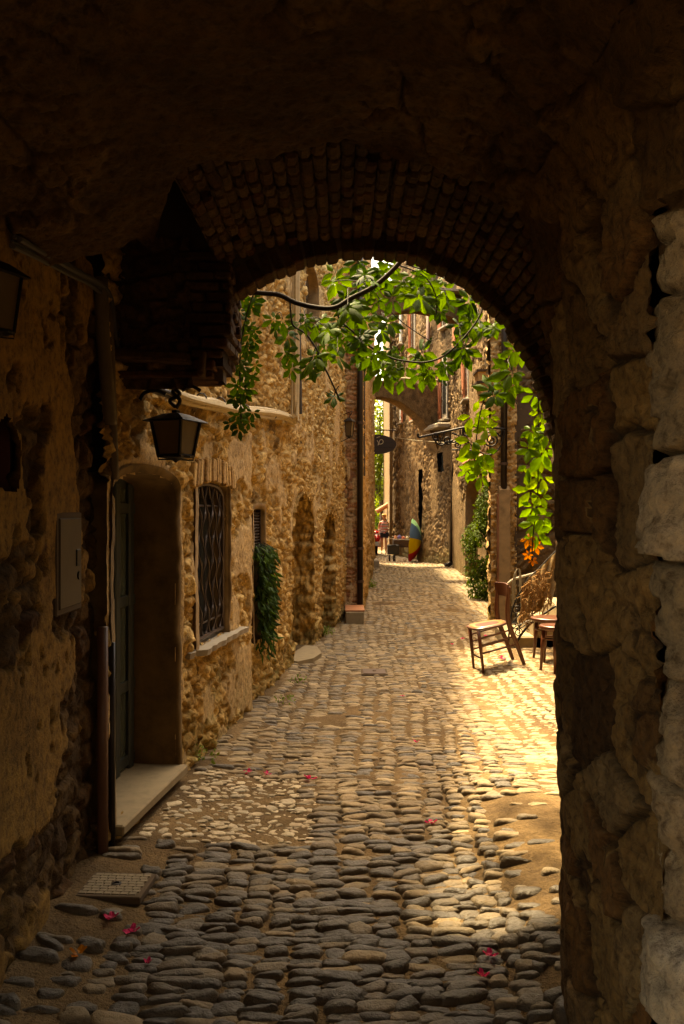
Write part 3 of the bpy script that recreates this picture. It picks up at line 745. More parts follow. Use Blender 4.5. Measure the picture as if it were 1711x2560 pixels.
for o, dp in ((D1, .5), (D2, .5)):
    reveal('doorway', LB, arch_outline(*o), dp, M['left'], hB, dict(size=.13, asp=2.0, dep=.075, seed=121 + int(o[0]), rough=.016, gap=.12, sharp=.2, p=3., warp=.4, pit=.015), 44)
    q = MB()
    for k in range(8): q.box(LB(o[0] + (k + .5) * (o[1] - o[0]) / 8, .8, -dp + .02), ((o[1] - o[0]) / 8 - .01, .03, 2.1), LB.rot(), .004)
    q.build('door', M['darkwood'], hB)
reveal('vent_reveal', LB, arch_outline(*V1), .2, M['reveal'], hB)
reveal('window_reveal', LB, arch_outline(*V2), .14, M['reveal'], hB)
q = MB(); q.box(LB(7.41, 1.05, -.18), (.5, .02, 1.2), LB.rot())
for k in range(12): q.box(LB(7.41, 1.30 + k * .026, -.02), (.40, .03, .008), LB.rot() @ Matrix.Rotation(.7, 3, 'X'))
q.box(LB(7.23, 1.44, -.02), (.03, .04, .36), LB.rot()); q.box(LB(7.60, 1.44, -.02), (.03, .04, .36), LB.rot())
q.build('vent', M['darkwood'], hB)
q = MB()
for k in range(6): q.box(LB(10.2, 3.62 + k * .15, -.12 + random.uniform(-.01, .02)), (1.0, .06, .14), LB.rot(), .015, random.random())
q.build('blocked_window', M['right'], hB)
q = MB(); q.box(LB(10.13, 2.8, -1.65), (6.54, 2.2, 6.3), LB.rot()); q.box(LB(10.13, 6.02, -.65), (6.54, 1.5, .1), LB.rot()); q.box(LB(6.9, 2.9, -.4), (.1, .72, 6.1), LB.rot()); q.build('core', M['joint'], hB)

# ------------------------------------------------------------------ far left house, stepping out into the street
LC = Line((.25, 13.42), (1.035, 29))
hC = thing('stone_house', 'tall stone house with brown drainpipe at its brick corner, beyond the two doorways', 'house', (.4, 18, 0))
facade('wall', hC, M['left2'], LC.p0, LC.p1, -.5, 7.8, .045, 1, dict(size=.13, asp=1.4, dep=.05, seed=131, rough=.016, gap=.2, pit=.03),
       [], lambda s, z: sm(.08, .12, fbm(s * 1.4, z * 1.4, 4, 47) - .5) * .8)
pc = lambda s, z: (sm(.02, .05, fbm(s * 9, z * 1.6, 3, 49) - .42 - .5 * s) * ((z < 1.5) | (z > 1.75))) * .9
facade('corner', hC, M['brickred'], (-.12, 13.40), (.29, 13.40), -.2, 7.8, .014, 1, dict(size=.075, asp=2.6, dep=.03, seed=133, rough=.01, gap=.16), [], pc)
facade('end_wall', hC, M['left2'], (1.035, 29), (-3, 29.2), -.5, 7.8, .1, 1, dict(size=.13, asp=1.4, dep=.04, seed=135, rough=.014, gap=.2))
q = MB(); q.box(LC(21.2, 3.6, -2.05), (15.5, 4.0, 8.4), LC.rot()); q.build('core', M['joint'], hC)
q = MB(); q.box((.185, 12.98, .05), (.27, .74, .24), None, .015)
cs = thing('side_step', 'small rendered step with a terracotta tile top at the foot of the brick corner', 'step', (.18, 13, 0)); q.build('base', M['step'], cs)
q = MB()
for k in range(3): q.box((.185, 12.74 + k * .24, .182), (.28, .225, .026), None, .006, random.random())
q.build('tile', M['tile'], cs)
q = MB(); q.box((1.02, 27.6, -.03), (.24, 1.3, .3), None, .03); q.solo('stone_block', M['slate'], (1.0, 27.6, -.1)); tag(bpy.data.objects['stone_block'], 'pale stone block at the foot of the far left house corner', 'stone block')
# flat slab lying before the first arched doorway
q = MB(); pol = [(-.62, 9.1), (-.45, 8.95), (-.30, 9.15), (-.22, 9.5), (-.28, 9.95), (-.42, 10.05)]
q.prism([(a, b_, -.03) for a, b_ in pol], (0, 0, .11))
o = q.solo('stone_slab', M['step'], (-.45, 9.5, 0)); tag(o, 'flat worn stone slab on the cobbles before the nearer arched doorway', 'slab')

# ------------------------------------------------------------------ drainpipes and small fittings
def drainpipe(label, pts, r, mat, clips=(), foot=None):
    t = thing('drainpipe', label, 'drainpipe', tuple(pts[-1]))
    q = MB(); q.tube(pts, r, 12); 
    if foot: q.tube(foot, r, 12)
    q.build('pipe', mat, t, True)
    for z in clips:
        a, b_ = Vector(pts[0]), Vector(pts[-1]); k = (z - a.z) / (b_.z - a.z); c = a.lerp(b_, k)
        q = MB(); q.lathe([(r * 1.02, -.02), (r * 1.25, -.02), (r * 1.25, .02), (r * 1.02, .02)], c, 12); q.box(c + Vector((0, r * 1.4, 0)), (.02, r * 2, .02)); q.build('clip', M['ironrust'], t)
    return t
drainpipe('long dark brown drainpipe on the brick corner of the far left house', [(.275, 13.33, 7.3), (.275, 13.33, .2)], .045, M['pipe'], (1.05, 2.95, 4.2, .55))
q = MB(); q.tube([(.372, 14.6, 7.), (.372, 14.6, 2.2)], .016, 6); o = q.solo('black_cable', M['cabledark'], (.372, 14.6, 2.2)); tag(o, 'thin black cable running down just right of the long drainpipe', 'cable')
def lantern(name, label, c, w, h, M_glass, arm):
    """tapered four-sided lantern: roof, four panes, frame bars, base with a finial"""
    t = thing(name, label, 'lantern', c); x, y, z = c
    q = MB(); q.lathe([(w * .84, h * .46), (w * .80, h * .49), (w * .34, h * .66), (w * .10, h * .70), (w * .10, h * .76), (w * .04, h * .78)], c, 4, M=Matrix.Rotation(R(22), 3, 'Z')); q.build('roof', M['iron'], t)
    q = MB(); Rz = Matrix.Rotation(R(22), 3, 'Z')
    tp = [Rz @ Vector((math.cos(R(90 * k)) * w * .62, math.sin(R(90 * k)) * w * .62, h * .5)) + Vector(c) for k in range(4)]
    bt_ = [Rz @ Vector((math.cos(R(90 * k)) * w * .44, math.sin(R(90 * k)) * w * .44, -h * .42)) + Vector(c) for k in range(4)]
    for k in range(4): q.tube([tp[k], bt_[k]], w * .045, 5); q.tube([bt_[k], bt_[(k + 1) % 4]], w * .05, 5); q.tube([tp[k], tp[(k + 1) % 4]], w * .04, 5)
    q.build('frame', M['iron'], t)
    q = MB()
    for k in range(4): q.add([tp[k].lerp(Vector(c), .04), tp[(k + 1) % 4].lerp(Vector(c), .04), bt_[(k + 1) % 4].lerp(Vector(c), .04), bt_[k].lerp(Vector(c), .04)], [(0, 1, 2, 3)])
    q.build("glass", M_glass, t)
    q = MB(); q.lathe([(w * .42, -h * .42), (w * .42, -h * .45), (w * .2, -h * .48), (w * .06, -h * .54), (w * .02, -h * .58)], c, 8, M=Rz)
    for k in range(2):
        q.tube([bt_[k * 2] + Vector((0, 0, -.0)), bt_[k * 2] + Vector((0, 0, -h * .09)), Vector(c) + Vector((0, 0, -h * .5))], w * .02, 5)
    q.build('base', M['iron'], t)
    for i, a in enumerate(arm): q = MB(); q.tube(smooth_path(a), w * .05, 6); q.build('arm' if i else 'bracket', M['iron'], t)
    return t
c = at(440, 1095, 4.42)
lantern('hanging_lantern', 'black iron lantern hanging under the brick corbel near the dark door', tuple(c - Vector((0, 0, .01))), .20, .195, M['amber'],
        [[c + Vector((0, 0, .15)), c + Vector((.02, 0, .19)), c + Vector((-.015, 0, .23)), c + Vector((.012, 0, .27)), c + Vector((0, -.05, .32))],
         [c + Vector((0, 0, .155)), c + Vector((-.03, 0, .19)), c + Vector((.02, .0, .22)), c + Vector((-.02, 0, .26)), c + Vector((-.05, .02, .31))],
         [c + Vector((-.05, 0, .22)), c + Vector((-.1, .0, .24)), c + Vector((-.16, .02, .23)), c + Vector((-.19, .05, .20))],
         [c + Vector((.03, 0, .24)), c + Vector((.08, .0, .26)), c + Vector((.12, .02, .24))]])
c2 = at(874, 1073, 12.9)
lantern('wall_lantern', 'small black lantern with amber glass on the wall left of the long drainpipe', tuple(c2), .12, .24, M['amber'],
        [[c2 + Vector((0, 0, .19)), c2 + Vector((.04, 0, .26)), c2 + Vector((-.08, .2, .24))], [c2 + Vector((0, 0, -.12)), c2 + Vector((-.06, .05, -.15)), c2 + Vector((-.12, .25, -.16))]])
c3 = Vector((-1.09, 2.76, 2.25))
lantern('wall_lantern', 'dark lantern with pale pane cut off by the left edge, on the passage wall', tuple(c3), .13, .20, M['amber'],
        [[c3 + Vector((0, 0, .15)), c3 + Vector((-.02, 0, .2)), c3 + Vector((-.08, 0, .2))]])
# meter box
mx = thing('meter_box', 'narrow pale metal meter cupboard set in the dark passage wall', 'meter box', (-1.1, 3.58, 1.4))
q = MB(); q.box((-1.124, 3.585, 1.395), (.03, .33, .41), None, .006); q.build('frame', M['joint'], mx)
q = MB(); q.box((-1.116, 3.585, 1.395), (.028, .28, .36), None, .004); db = q.build('door', plain('meter_paint', (.05, .030, .011), .6, 0, 10, .4, .05), mx)
q = MB(); q.box((-1.103, 3.67, 1.41), (.012, .05, .07), None, .004); q.lathe([(.018, -.006), (.018, .006)], (-1.102, 3.68, 1.335), 10, M=Matrix.Rotation(R(90), 3, 'Y')); q.build('lock', M['iron'], db)
# pipes in the groove between passage and door house
q = MB(); q.tube([(-1.085, 3.985, 1.08), (-1.085, 3.985, .02)], .026, 10); o = q.solo('conduit_pipe', M['pipe2'], (-1.085, 3.985, 0), True); tag(o, 'short brown upright pipe between the passage wall and the dark door', 'pipe')
q = MB(); q.tube([(-1.06, 4.055, 1.0), (-1.06, 4.055, .0)], .016, 8); o = q.solo('conduit_pipe', M['pipe'], (-1.06, 4.055, 0), True); tag(o, 'thin black upright pipe right beside the short brown pipe', 'pipe')
q = MB()
q.tube(smooth_path([(-1.09, 3.98, 2.66), (-1.085, 3.99, 2.4), (-1.07, 4.0, 2.2), (-1.06, 4.03, 2.0)]), .032, 8)
q.tube(smooth_path([(-1.09, 4.06, 2.7), (-1.07, 4.06, 2.4), (-1.06, 4.06, 2.1), (-1.05, 4.07, 1.75)]), .02, 8)
o = q.solo('conduit_bundle', M['conduit'], (-1.08, 4.0, 2.0), True); tag(o, 'upright conduits in the dark groove under the brick corbel', 'conduit')
# cables along the left wall
tq = thing('cable_bundle', 'pale bundled cables sagging along the left wall above the grille window', 'cables', (-.8, 6.5, 2.2))
ptsA = [(20, 606, 2.93), (150, 668, 3.5), (250, 735, 4.0), (275, 860, 4.12), (330, 945, 4.5)]
path = [at(a, b_, y) + Vector((.03, 0, 0)) for a, b_, y in ptsA]
yl = lambda px: 3502 / (1127 - px)
path2 = [(395, 985), (440, 998), (500, 1005), (560, 1024), (640, 1031), (690, 1040), (712, 1052)]
p2 = []
for a, b_ in path2:
    y = yl(a) if a < 610 else 3612 / (1128 - a); p2.append(at(a, b_, y) + Vector((.075, 0, 0)))
q = MB()
for k in range(5):
    off = Vector((random.uniform(-.02, .02), 0, random.uniform(-.025, .025)))
    q.tube(smooth_path([p + off + Vector((0, 0, random.uniform(-.012, .012))) for p in path + p2]), random.choice((.006, .008, .010)), 6)
q.build('cable', M['cabledark'], tq)
q = MB()
for k in range(5):
    off = Vector((random.uniform(-.018, .03), 0, random.uniform(-.03, .022)))
    q.tube(smooth_path([p + off + Vector((.01, 0, random.uniform(-.012, .012))) for p in p2]), random.choice((.009, .014, .02)), 7)
up = [at(714, 1050, 8.73), at(716, 1000, 8.77), at(717, 900, 8.79), at(718, 700, 8.8), at(719, 640, 8.82)]
for k in range(5):
    off = Vector((random.uniform(-.03, .04), 0, 0))
    q.tube(smooth_path([p + off + Vector((.085, 0, 0)) for p in [p2[-2]] + up] if k < 3 else [p + off + Vector((.09, 0, 0)) for p in up]), random.choice((.010, .016, .022)), 7)
q.build('conduit', M['pvc'], tq)
q = MB(); q.tube(smooth_path([at(728, 1035, 8.95) + Vector((.1, 0, 0)), at(728, 900, 8.95) + Vector((.09, 0, 0)), at(726, 760, 8.95) + Vector((.09, 0, 0))]), .016, 7); q.build('cable', M['cabledark'], tq)
q = MB()
for a, b_ in ((470, 1001), (520, 1010), (585, 1026), (660, 1035)):
    y = yl(a) if a < 610 else 3612 / (1128 - a); p = at(a, b_, y) + Vector((.08, 0, 0)); q = MB(); q.tube([p + Vector((.035 * math.cos(t), .01, .045 * math.sin(t))) for t in np.linspace(0, 6.28, 12)], .005, 5); q.build('tie', M['cabledark'], tq)
q = MB(); q.box(at(934, 1050, 24.5) + Vector((-.02, 0, 0)), (.1, .2, .32), None, .02); o = q.solo('junction_box', M['pvc'], tuple(at(934, 1050, 24.5))); tag(o, 'small ochre junction box on the far left house above the oval sign', 'junction box')
# ================================================================== right-hand side
rubR = lambda seed, size=.12, asp=1.4, dep=.05: dict(size=size, asp=asp, dep=dep, seed=seed, rough=.016, gap=.18, pit=.022)
hD = thing('stone_house', 'stone house corner with cut-off drainpipe behind the chair and stair', 'house', (2.6, 13, 0))
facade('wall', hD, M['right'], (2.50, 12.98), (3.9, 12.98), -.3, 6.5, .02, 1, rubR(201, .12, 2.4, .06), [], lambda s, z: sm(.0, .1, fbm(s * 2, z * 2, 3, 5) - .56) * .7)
facade('corner', hD, M['left2'], (2.17, 12.86), (2.55, 12.86), -.3, 6.5, .016, 1, rubR(203, .06, 1.2, .035))
facade('side_wall', hD, M['left2'], (2.17, 12.86), (3.05, 17.3), -.3, 6.5, .05, -1, rubR(205))
q = MB(); q.prism([(2.24, 12.92, -.3), (3.9, 13.03, -.3), (3.9, 17.3, -.3), (3.12, 17.3, -.3)], (0, 0, 6.8)); q.box((2.54, 12.92, 3), (.03, .14, 6.6)); q.build('core', M['joint'], hD)
q = MB(); q.prism([(2.27, 12.70, -.2), (2.43, 12.70, -.2), (2.43, 12.86, -.2), (2.27, 12.86, -.2)], (0, 0, 2.12)); q.prism([(2.275, 12.705, 1.92), (2.425, 12.705, 1.92), (2.425, 12.86, 1.92), (2.275, 12.86, 1.92)], (.0, .06, .06)); q.build('pilaster', M['reveal'], hD)
q = MB(); q.box((2.262, 12.78, .86), (.012, .14, 2.0)); q.build('edging', M['tile'], hD)
drainpipe('dark drainpipe ending in a rendered sheath behind the chair', [(2.37, 12.76, 6.4), (2.345, 12.76, 1.9)], .048, M['pipe'], (2.3, 3.6))
# house B, with an arched doorway
LD = Line((2.90, 17.0), (3.52, 28), -1)
hE = thing('stone_house', 'rendered house with an arched ochre doorway behind the ivy bush', 'house', (3.2, 22, 0))
DB = (19.3, 22.6, -.4, 1.75, 2.45); sd = lambda s: LD.p0.y + s * LD.d.y
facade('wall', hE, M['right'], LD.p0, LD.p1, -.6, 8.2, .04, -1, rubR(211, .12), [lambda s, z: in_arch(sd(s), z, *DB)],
       lambda s, z: np.maximum(sm(.0, .05, 2.2 + 2.4 * (fbm(s * .8, z * .8, 3, 3) - .5) - z), sm(.55, .62, fbm(s * .9, z * .9, 3, 9))) * .85)
reveal('doorway', LD, arch_outline(*DB), .4, M['reveal'], hE)
q = MB()
for k in range(16): q.box(LD(19.4 + k * .2, 1.0, -.38), (.16, .05, 2.9), LD.rot(), .01)
q.box(LD(20.9, 1.0, -.42), (3.4, .03, 3.0), LD.rot()); q.build('door', M['darkstripe'], hE)
q = MB(); q.box(LD(22.5, 3.8, -1.75), (11, 2.5, 9.), LD.rot()); q.box(LD(22.5, 8.2, -.6), (11, 1.2, .1), LD.rot()); q.box(LD(17.05, 3.8, -.3), (.06, .5, 9), LD.rot()); q.build('core', M['joint'], hE)
q = MB()
for k in range(8):
    p = LD(18.4 + k * .24, 2.66, .0)
    q.tube([p + Vector((.05, 0, .10)), p + Vector((-.30, 0, -.02))], .085, 8, r=random.random())
q.build('canopy', M['tile'], hE)
def window(parent, line, s0, s1, z0, z1, frame=None, shut=(), arched=False, sill=True):
    Rm = line.rot(); sc = (s0 + s1) / 2
    q = MB(); q.box(line.at_s(sc, (z0 + z1) / 2, .045), (s1 - s0, .05, z1 - z0), Rm, .01); w = q.build('window', frame or M['greyshut'], parent)
    q = MB(); q.box(line.at_s(sc, (z0 + z1) / 2 - .02, .074), ((s1 - s0) * .66, .012, (z1 - z0) * .82), Rm); q.build('pane', M['glass'], w)
    if sill: q = MB(); q.box(line.at_s(sc, z0 - .04, .10), (s1 - s0 + .16, .2, .06), Rm, .01); q.build('sill', M['slate'], w)
    for sg in shut:
        wd = (s1 - s0) * .55; x = s0 - wd / 2 - .03 if sg < 0 else s1 + wd / 2 + .03
        q = MB(); q.box(line.at_s(x, (z0 + z1) / 2, .10), (wd, .04, z1 - z0 + .06), Rm, .006)
        for zz in (z0 + .25, z1 - .25): q.box(line.at_s(x, zz, .128), (wd * .92, .018, .09), Rm, .004)
        q.tube([line.at_s(x - wd * .42, z0 + .3, .13), line.at_s(x + wd * .42, z1 - .3, .13)], .03, 4)
        q.build('shutter', M['shutter'], w)
window(hE, LD, 9.0, 9.9, 6.0, 7.4, None, (-1,)); window(hE, LD, 4.6, 5.3, 4.4, 5.7, None, (1,))
drainpipe('tall dark drainpipe leaning at the bend of the right-hand houses', [(3.66, 27.6, 7.6), (3.42, 27.6, -.02)], .075, M['pipe'], (1.0, 4.6, 6.2), [(3.42, 27.6, 0.), (3.34, 27.5, -.05), (3.24, 27.4, -.06)])
drainpipe('dark drainpipe coming down into the top of the ivy bush', [(2.80, 16.5, 4.3), (2.80, 16.5, 1.9)], .05, M['pipe'], (2.6,))
# house C, at the bend; and D beyond a dark slit
LE = Line((3.52, 28), (2.86, 30.8), -1)
hF = thing('stone_house', 'bulging rough stone house at the bend with terracotta shutters', 'house', (3.2, 29.4, -.1))
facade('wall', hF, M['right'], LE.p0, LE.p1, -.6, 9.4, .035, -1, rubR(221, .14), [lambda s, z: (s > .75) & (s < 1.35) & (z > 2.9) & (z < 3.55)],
       lambda s, z: sm(.52, .62, fbm(s * 1.2, z * 1.2, 3, 19)) * .8, bulge=lambda s, z: .22 * (1 - sm(-.4, 1.6, z)) * sm(.6, 2.2, s))
q = MB(); q.box(LE.at_s(1.05, 3.22, -.12), (.7, .04, .8), LE.rot()); q.build('window', M['glass'], hF)
q = MB(); q.box(LE.at_s(1.44, 4, -1.36), (2.85, 2.4, 10.6), LE.rot()); q.build('core', M['joint'], hF)
window(hF, LE, .35, .80, 4.62, 6.62, M['greyshut'], (1,)); window(hF, LE, .3, .8, 7.6, 8.5, None, (1,))
q = MB(); q.box(LE.at_s(.9, 4.38, .2), (1.5, .45, .16), LE.rot(), .03); q.build('ledge', M['slate'], hF)
drainpipe('upper brown drainpipe left of the long terracotta shutter', [LE.at_s(1.95, 8.9, .15), LE.at_s(1.95, 4.5, .15)], .07, M['pipe2'], (5.6,))
LF = Line((2.90, 30.72), (2.12, 36.3), -1)
hG = thing('stone_house', 'tall dark stone house behind the umbrella cart with shuttered upper windows', 'house', (2.5, 33.8, -.2))
facade('wall', hG, M['right'], LF.p0, LF.p1, -.8, 11.5, .05, -1, rubR(231, .16), [lambda s, z: (s > .3 + .1 * np.sin(z * 3)) & (s < .85 + .06 * np.sin(z * 4)) & (z < 3.1)], lambda s, z: sm(.56, .64, fbm(s * 1.1, z * 1.1, 3, 29)) * .6)
q = MB(); q.box(LF.at_s(2.8, 5, -1.75), (5.6, 2.9, 12.6), LF.rot()); q.build('core', M['joint'], hG)
for s0, s1, z0, z1, sh in ((3.6, 4.05, 5.1, 6.5, (-1,)), (1.15, 1.7, 4.95, 5.75, (1,)), (3.7, 4.1, 8.2, 9.5, ()), (1.4, 1.9, 7.4, 9.3, (1,))): window(hG, LF, s0, s1, z0, z1, None, sh)
facade('end_wall', hG, M['right'], (2.12, 36.3), (4.5, 36.4), -.8, 11.5, .15, -1, rubR(233, .16))
hH = thing('rendered_house', 'sunny narrow rendered house corner beside the far greenery', 'house', (2.4, 38, -.2))
facade('wall', hH, M['pale'], (2.02, 37.0), (3.2, 36.9), -.8, 10.5, .05, 1, rubR(241, .1, 1.4, .02), [], lambda s, z: np.ones_like(s))
facade('side_wall', hH, M['pale'], (2.02, 37.0), (2.12, 45), -.8, 10.5, .12, -1, rubR(243, .1, 1.4, .02), [], lambda s, z: np.ones_like(s))
q = MB(); q.box((3.2, 41, 5), (2.2, 7.8, 11.3)); q.build('core', M['joint'], hH)
# right flank of the sunny yard, out of sight of the camera but catching the sun
hI = thing('stone_house', 'rough stone house closing the sunny yard behind the stair', 'house', (3.8, 9, 0))
facade('wall', hI, M['right'], (3.7, 4.45), (3.7, 12.98), -.3, 5.2, .05, -1, rubR(251, .14))
q = MB(); q.box((4.9, 8.7, 2.4), (2.3, 8.5, 5.6)); q.build('core', M['joint'], hI)

hShade = thing('stone_house', 'unseen stone house added round the far left corner to shade the houses opposite', 'house', (.5, 36, -.2))  # unseen house, added to shade the far right facades but not the woman
facade('wall', hShade, M['left2'], (1.0, 33.5), (1.1, 37.8), -.5, 10.5, .12, 1, rubR(261, .16)); facade('end_wall', hShade, M['left2'], (-3, 33.5), (1.0, 33.5), -.5, 10.5, .12, 1, rubR(263, .16))
q = MB(); q.prism([(-3, 33.6, -.5), (.93, 33.6, -.5), (1.02, 37.8, -.5), (-3, 37.8, -.5)], (0, 0, 10.9)); q.build('core', M['joint'], hShade)

# ------------------------------------------------------------------ arches thrown across the alley
def flying(label, p0, p1, zi, ze, thick, seed):
    p0, p1 = Vector(p0), Vector(p1); n = 60; dv = (p1 - p0); nn = Vector((dv.y, -dv.x, 0)).normalized(); nn = nn if nn.y < 0 else -nn
    t = thing('flying_arch', label, 'arch', tuple((p0 + p1) / 2))
    us = np.linspace(0, 1, n); rows = []
    prof_ = [(0, 0.), (.25, 0.), (.5, 0.), (.75, 0), (1., 0), (1., thick * .5), (1., thick), (0., thick), (0., thick * .5), (0, 0.)]
    B = np.zeros((len(prof_) * 3 - 2, n, 3)); rw = []
    for i in range(len(prof_) - 1):
        for k in range(3): rw.append(tuple(np.array(prof_[i]) + (np.array(prof_[i + 1]) - np.array(prof_[i])) * k / 3))
    rw.append(prof_[-1])
    for i, (f, dep) in enumerate(rw):
        for j, u in enumerate(us):
            a, b_ = np.interp(u, np.linspace(0, 1, len(zi)), zi), np.interp(u, np.linspace(0, 1, len(ze)), ze)
            q_ = p0 + dv * u - nn * dep; B[i, j] = (q_.x, q_.y, a + (b_ - a) * f)
    N = np.zeros_like(B); N[..., 0] = nn.x; N[..., 1] = nn.y
    r = vn(B[..., 0] * 8, B[..., 2] * 10, seed); h = .05 * (fbm(B[..., 0] * 5, B[..., 2] * 5, 4, seed) - .5)
    sheet('masonry', M['right'], t, B, N, h, None, dict(rnd=r, mor=.4, pla=sm(.5, .6, fbm(B[..., 0] * 2, B[..., 2] * 2, 3, seed)) * .5))
    return t
ar = flying('low stone arch thrown across the alley over the cart', (.95, 28.4, 0), (3.2, 29.2, 0), [5.32, 5.34, 5.3, 5.2, 5.0, 4.75, 4.35, 3.6], [5.85, 5.86, 5.88, 5.86, 5.84, 5.84, 5.82, 5.8], .7, 301)
q = MB(); q.tube([(.95, 28.2, 5.93), (3.3, 29.0, 5.93)], .035, 8); q.build('rail', M['pvc'], ar)
flying('higher stone arch spanning the alley among the vine leaves', (.7, 23.6, 0), (3.35, 24.4, 0), [6.2, 6.75, 7.0, 7.1, 7.15, 7.1, 7.0, 6.9], [7.6, 7.6, 7.62, 7.6, 7.6, 7.6, 7.6, 7.6], .6, 303)
hJ = MB(); hJ.box((2.25, 24.1, 7.66), (2.7, .7, .06), Matrix.Rotation(.29, 3, 'Z')); o = hJ.solo('roof_slab', M['slate'], (2.25, 24.1, 7.6)); tag(o, 'pale stone coping lying on the higher arch', 'coping')
# ================================================================== plants
LT_V = np.array([(0, 0, 0), (0, .45, .05), (0, .8, .03), (0, 1, -.05), (-.15, .22, -.01), (-.25, .58, -.05), (.15, .22, -.01), (.25, .58, -.05)])
LT_F = np.array([(0, 1, 5, 4), (1, 2, 3, 5), (0, 6, 7, 1), (1, 7, 3, 2)])
def palm_template():
    V = []; Fq = []
    for a, l in ((-118, .74), (-58, .98), (0, 1.12), (58, .98), (118, .74)):
        c, s_ = math.cos(R(a)), math.sin(R(a)); v = LT_V * np.array([l * 1.05, l, l * 1.6]); v = v + np.array([0, .16, 0])
        Fq.append(LT_F + len(V) * 8); V.append(np.stack([v[:, 0] * c + v[:, 1] * s_, -v[:, 0] * s_ + v[:, 1] * c, v[:, 2] - .12 * (abs(a) / 105) * v[:, 1]], -1))
    return np.concatenate(V), np.concatenate(Fq)
PT_V, PT_F = palm_template()
def leaf_mesh(pos, fwd, nor, size, tv, tf, bend=.15):
    """place one template per leaf"""
    pos, fwd, nor, size = (np.asarray(a, float) for a in (pos, fwd, nor, size)); n = len(pos)
    fwd = fwd / np.linalg.norm(fwd, axis=1, keepdims=True)
    nor = nor - fwd * (nor * fwd).sum(1, keepdims=True); nor /= np.maximum(np.linalg.norm(nor, axis=1, keepdims=True), 1e-6)
    sd = np.cross(fwd, nor)
    b = bend * rng.normal(size=(n, 1))
    z = tv[None, :, 2] + b * (tv[None, :, 0] ** 2 + tv[None, :, 1] ** 2)
    V = pos[:, None] + size[:, None, None] * (sd[:, None] * tv[None, :, 0, None] + fwd[:, None] * tv[None, :, 1, None] + nor[:, None] * z[..., None])
    Fq = (tf[None] + (np.arange(n) * len(tv))[:, None, None]).reshape(-1, 4)
    return V.reshape(-1, 3), Fq
def leaves(name, mat, parent, pos, fwd, nor, size, tv=LT_V, tf=LT_F, rnd=None):
    V, Fq = leaf_mesh(pos, fwd, nor, size, tv, tf)
    r = rng.random(len(pos)) if rnd is None else np.asarray(rnd)
    return link_mesh(name, V, Fq, mat, parent, False, dict(rnd=np.repeat(r, len(tv))))

CAN = [(775, 815, 42, 5), (722, 830, 30, 3), (700, 800, 20, 2), (722, 905, 32, 3), (795, 880, 42, 6), (845, 850, 45, 7), (880, 800, 40, 7), (905, 725, 48, 8), (870, 742, 28, 4), (905, 870, 45, 8), (940, 900, 42, 6), (910, 682, 38, 5),
       (965, 675, 26, 4), (1005, 715, 38, 7), (1052, 728, 42, 8), (1085, 760, 30, 5), (955, 800, 36, 4), (985, 870, 36, 5), (1000, 925, 34, 5), (1062, 878, 26, 3), (1050, 930, 30, 4), (1110, 930, 30, 4), (1165, 880, 30, 4), (1150, 830, 36, 5), (1195, 790, 38, 5),
       (1180, 738, 24, 3), (1232, 830, 32, 4), (1290, 872, 18, 2), (1272, 925, 26, 3), (1282, 975, 22, 3), (1225, 980, 22, 3), (848, 985, 16, 2), (1030, 690, 30, 4), (1090, 700, 24, 3), (835, 690, 22, 2), (760, 790, 22, 2), (630, 735, 20, 2)]
def creeper(label, name_stems, blobs, size, mat, seed):
    r_ = random.Random(seed); t = thing('creeper_vine', label, 'vine', tuple(at(blobs[0][0], blobs[0][1], 5.0)))
    q = MB()
    for pts, rad in name_stems: q.tube(smooth_path(pts), rad, 7)
    P, Fw, N, Sz, Rn = [], [], [], [], []
    tw = q
    for (px, py, rad, n) in blobs:
        yc = r_.uniform(4.75, 5.5)
        c = at(px, py, yc)
        for k in range(n):
            p = at(px + r_.gauss(0, rad * .55), py + r_.gauss(0, rad * .5), yc + r_.uniform(-.3, .35))
            P.append(p); Fw.append((r_.gauss(0, .6), r_.gauss(0, .35), -1 + r_.gauss(0, .5))); N.append((r_.gauss(0, .5), -1 + r_.gauss(0, .35), r_.uniform(-.1, .9)))
            Sz.append(size * r_.uniform(.5, 1.12)); Rn.append(r_.random())
            if r_.random() < .8:
                m = p.lerp(c, .5) + Vector((0, 0, .03)); tw.tube(smooth_path([p, m, c + Vector((0, .02, .05))], 3), .0022, 4)
    q.build('stem', M['twig'], t, True)
    leaves('foliage', mat, t, P, Fw, N, Sz, PT_V, PT_F, Rn)
    return t
A = lambda L, y: [at(a, b, y) for a, b in L]
main = [(A([(630, 731), (655, 733), (700, 738), (740, 757), (800, 770), (840, 768), (880, 745), (930, 720), (965, 692), (995, 662), (1015, 635)], 4.72), .0135),
        (A([(725, 745), (728, 790), (735, 815), (765, 835), (790, 870), (805, 905), (825, 945), (850, 1000)], 4.85), .005),
        (A([(845, 768), (850, 800), (890, 835), (930, 870), (980, 895), (1010, 902), (1060, 906), (1110, 890), (1160, 845), (1200, 790), (1218, 735)], 4.95), .0055),
        (A([(930, 720), (960, 760), (1000, 800), (1040, 830), (1080, 855)], 4.9), .003), (A([(995, 662), (1060, 690), (1090, 740), (1090, 790)], 4.8), .004), (A([(1015, 660), (1100, 690), (1180, 730), (1215, 740), (1260, 800), (1310, 880)], 4.75), .004)]
creeper('thick dark vine branch with dense creeper leaves across the arch opening', main, [(a, b, c, int(n * 1.05 + .5)) for a, b, c, n in CAN], .098, M['leaf'], 3)
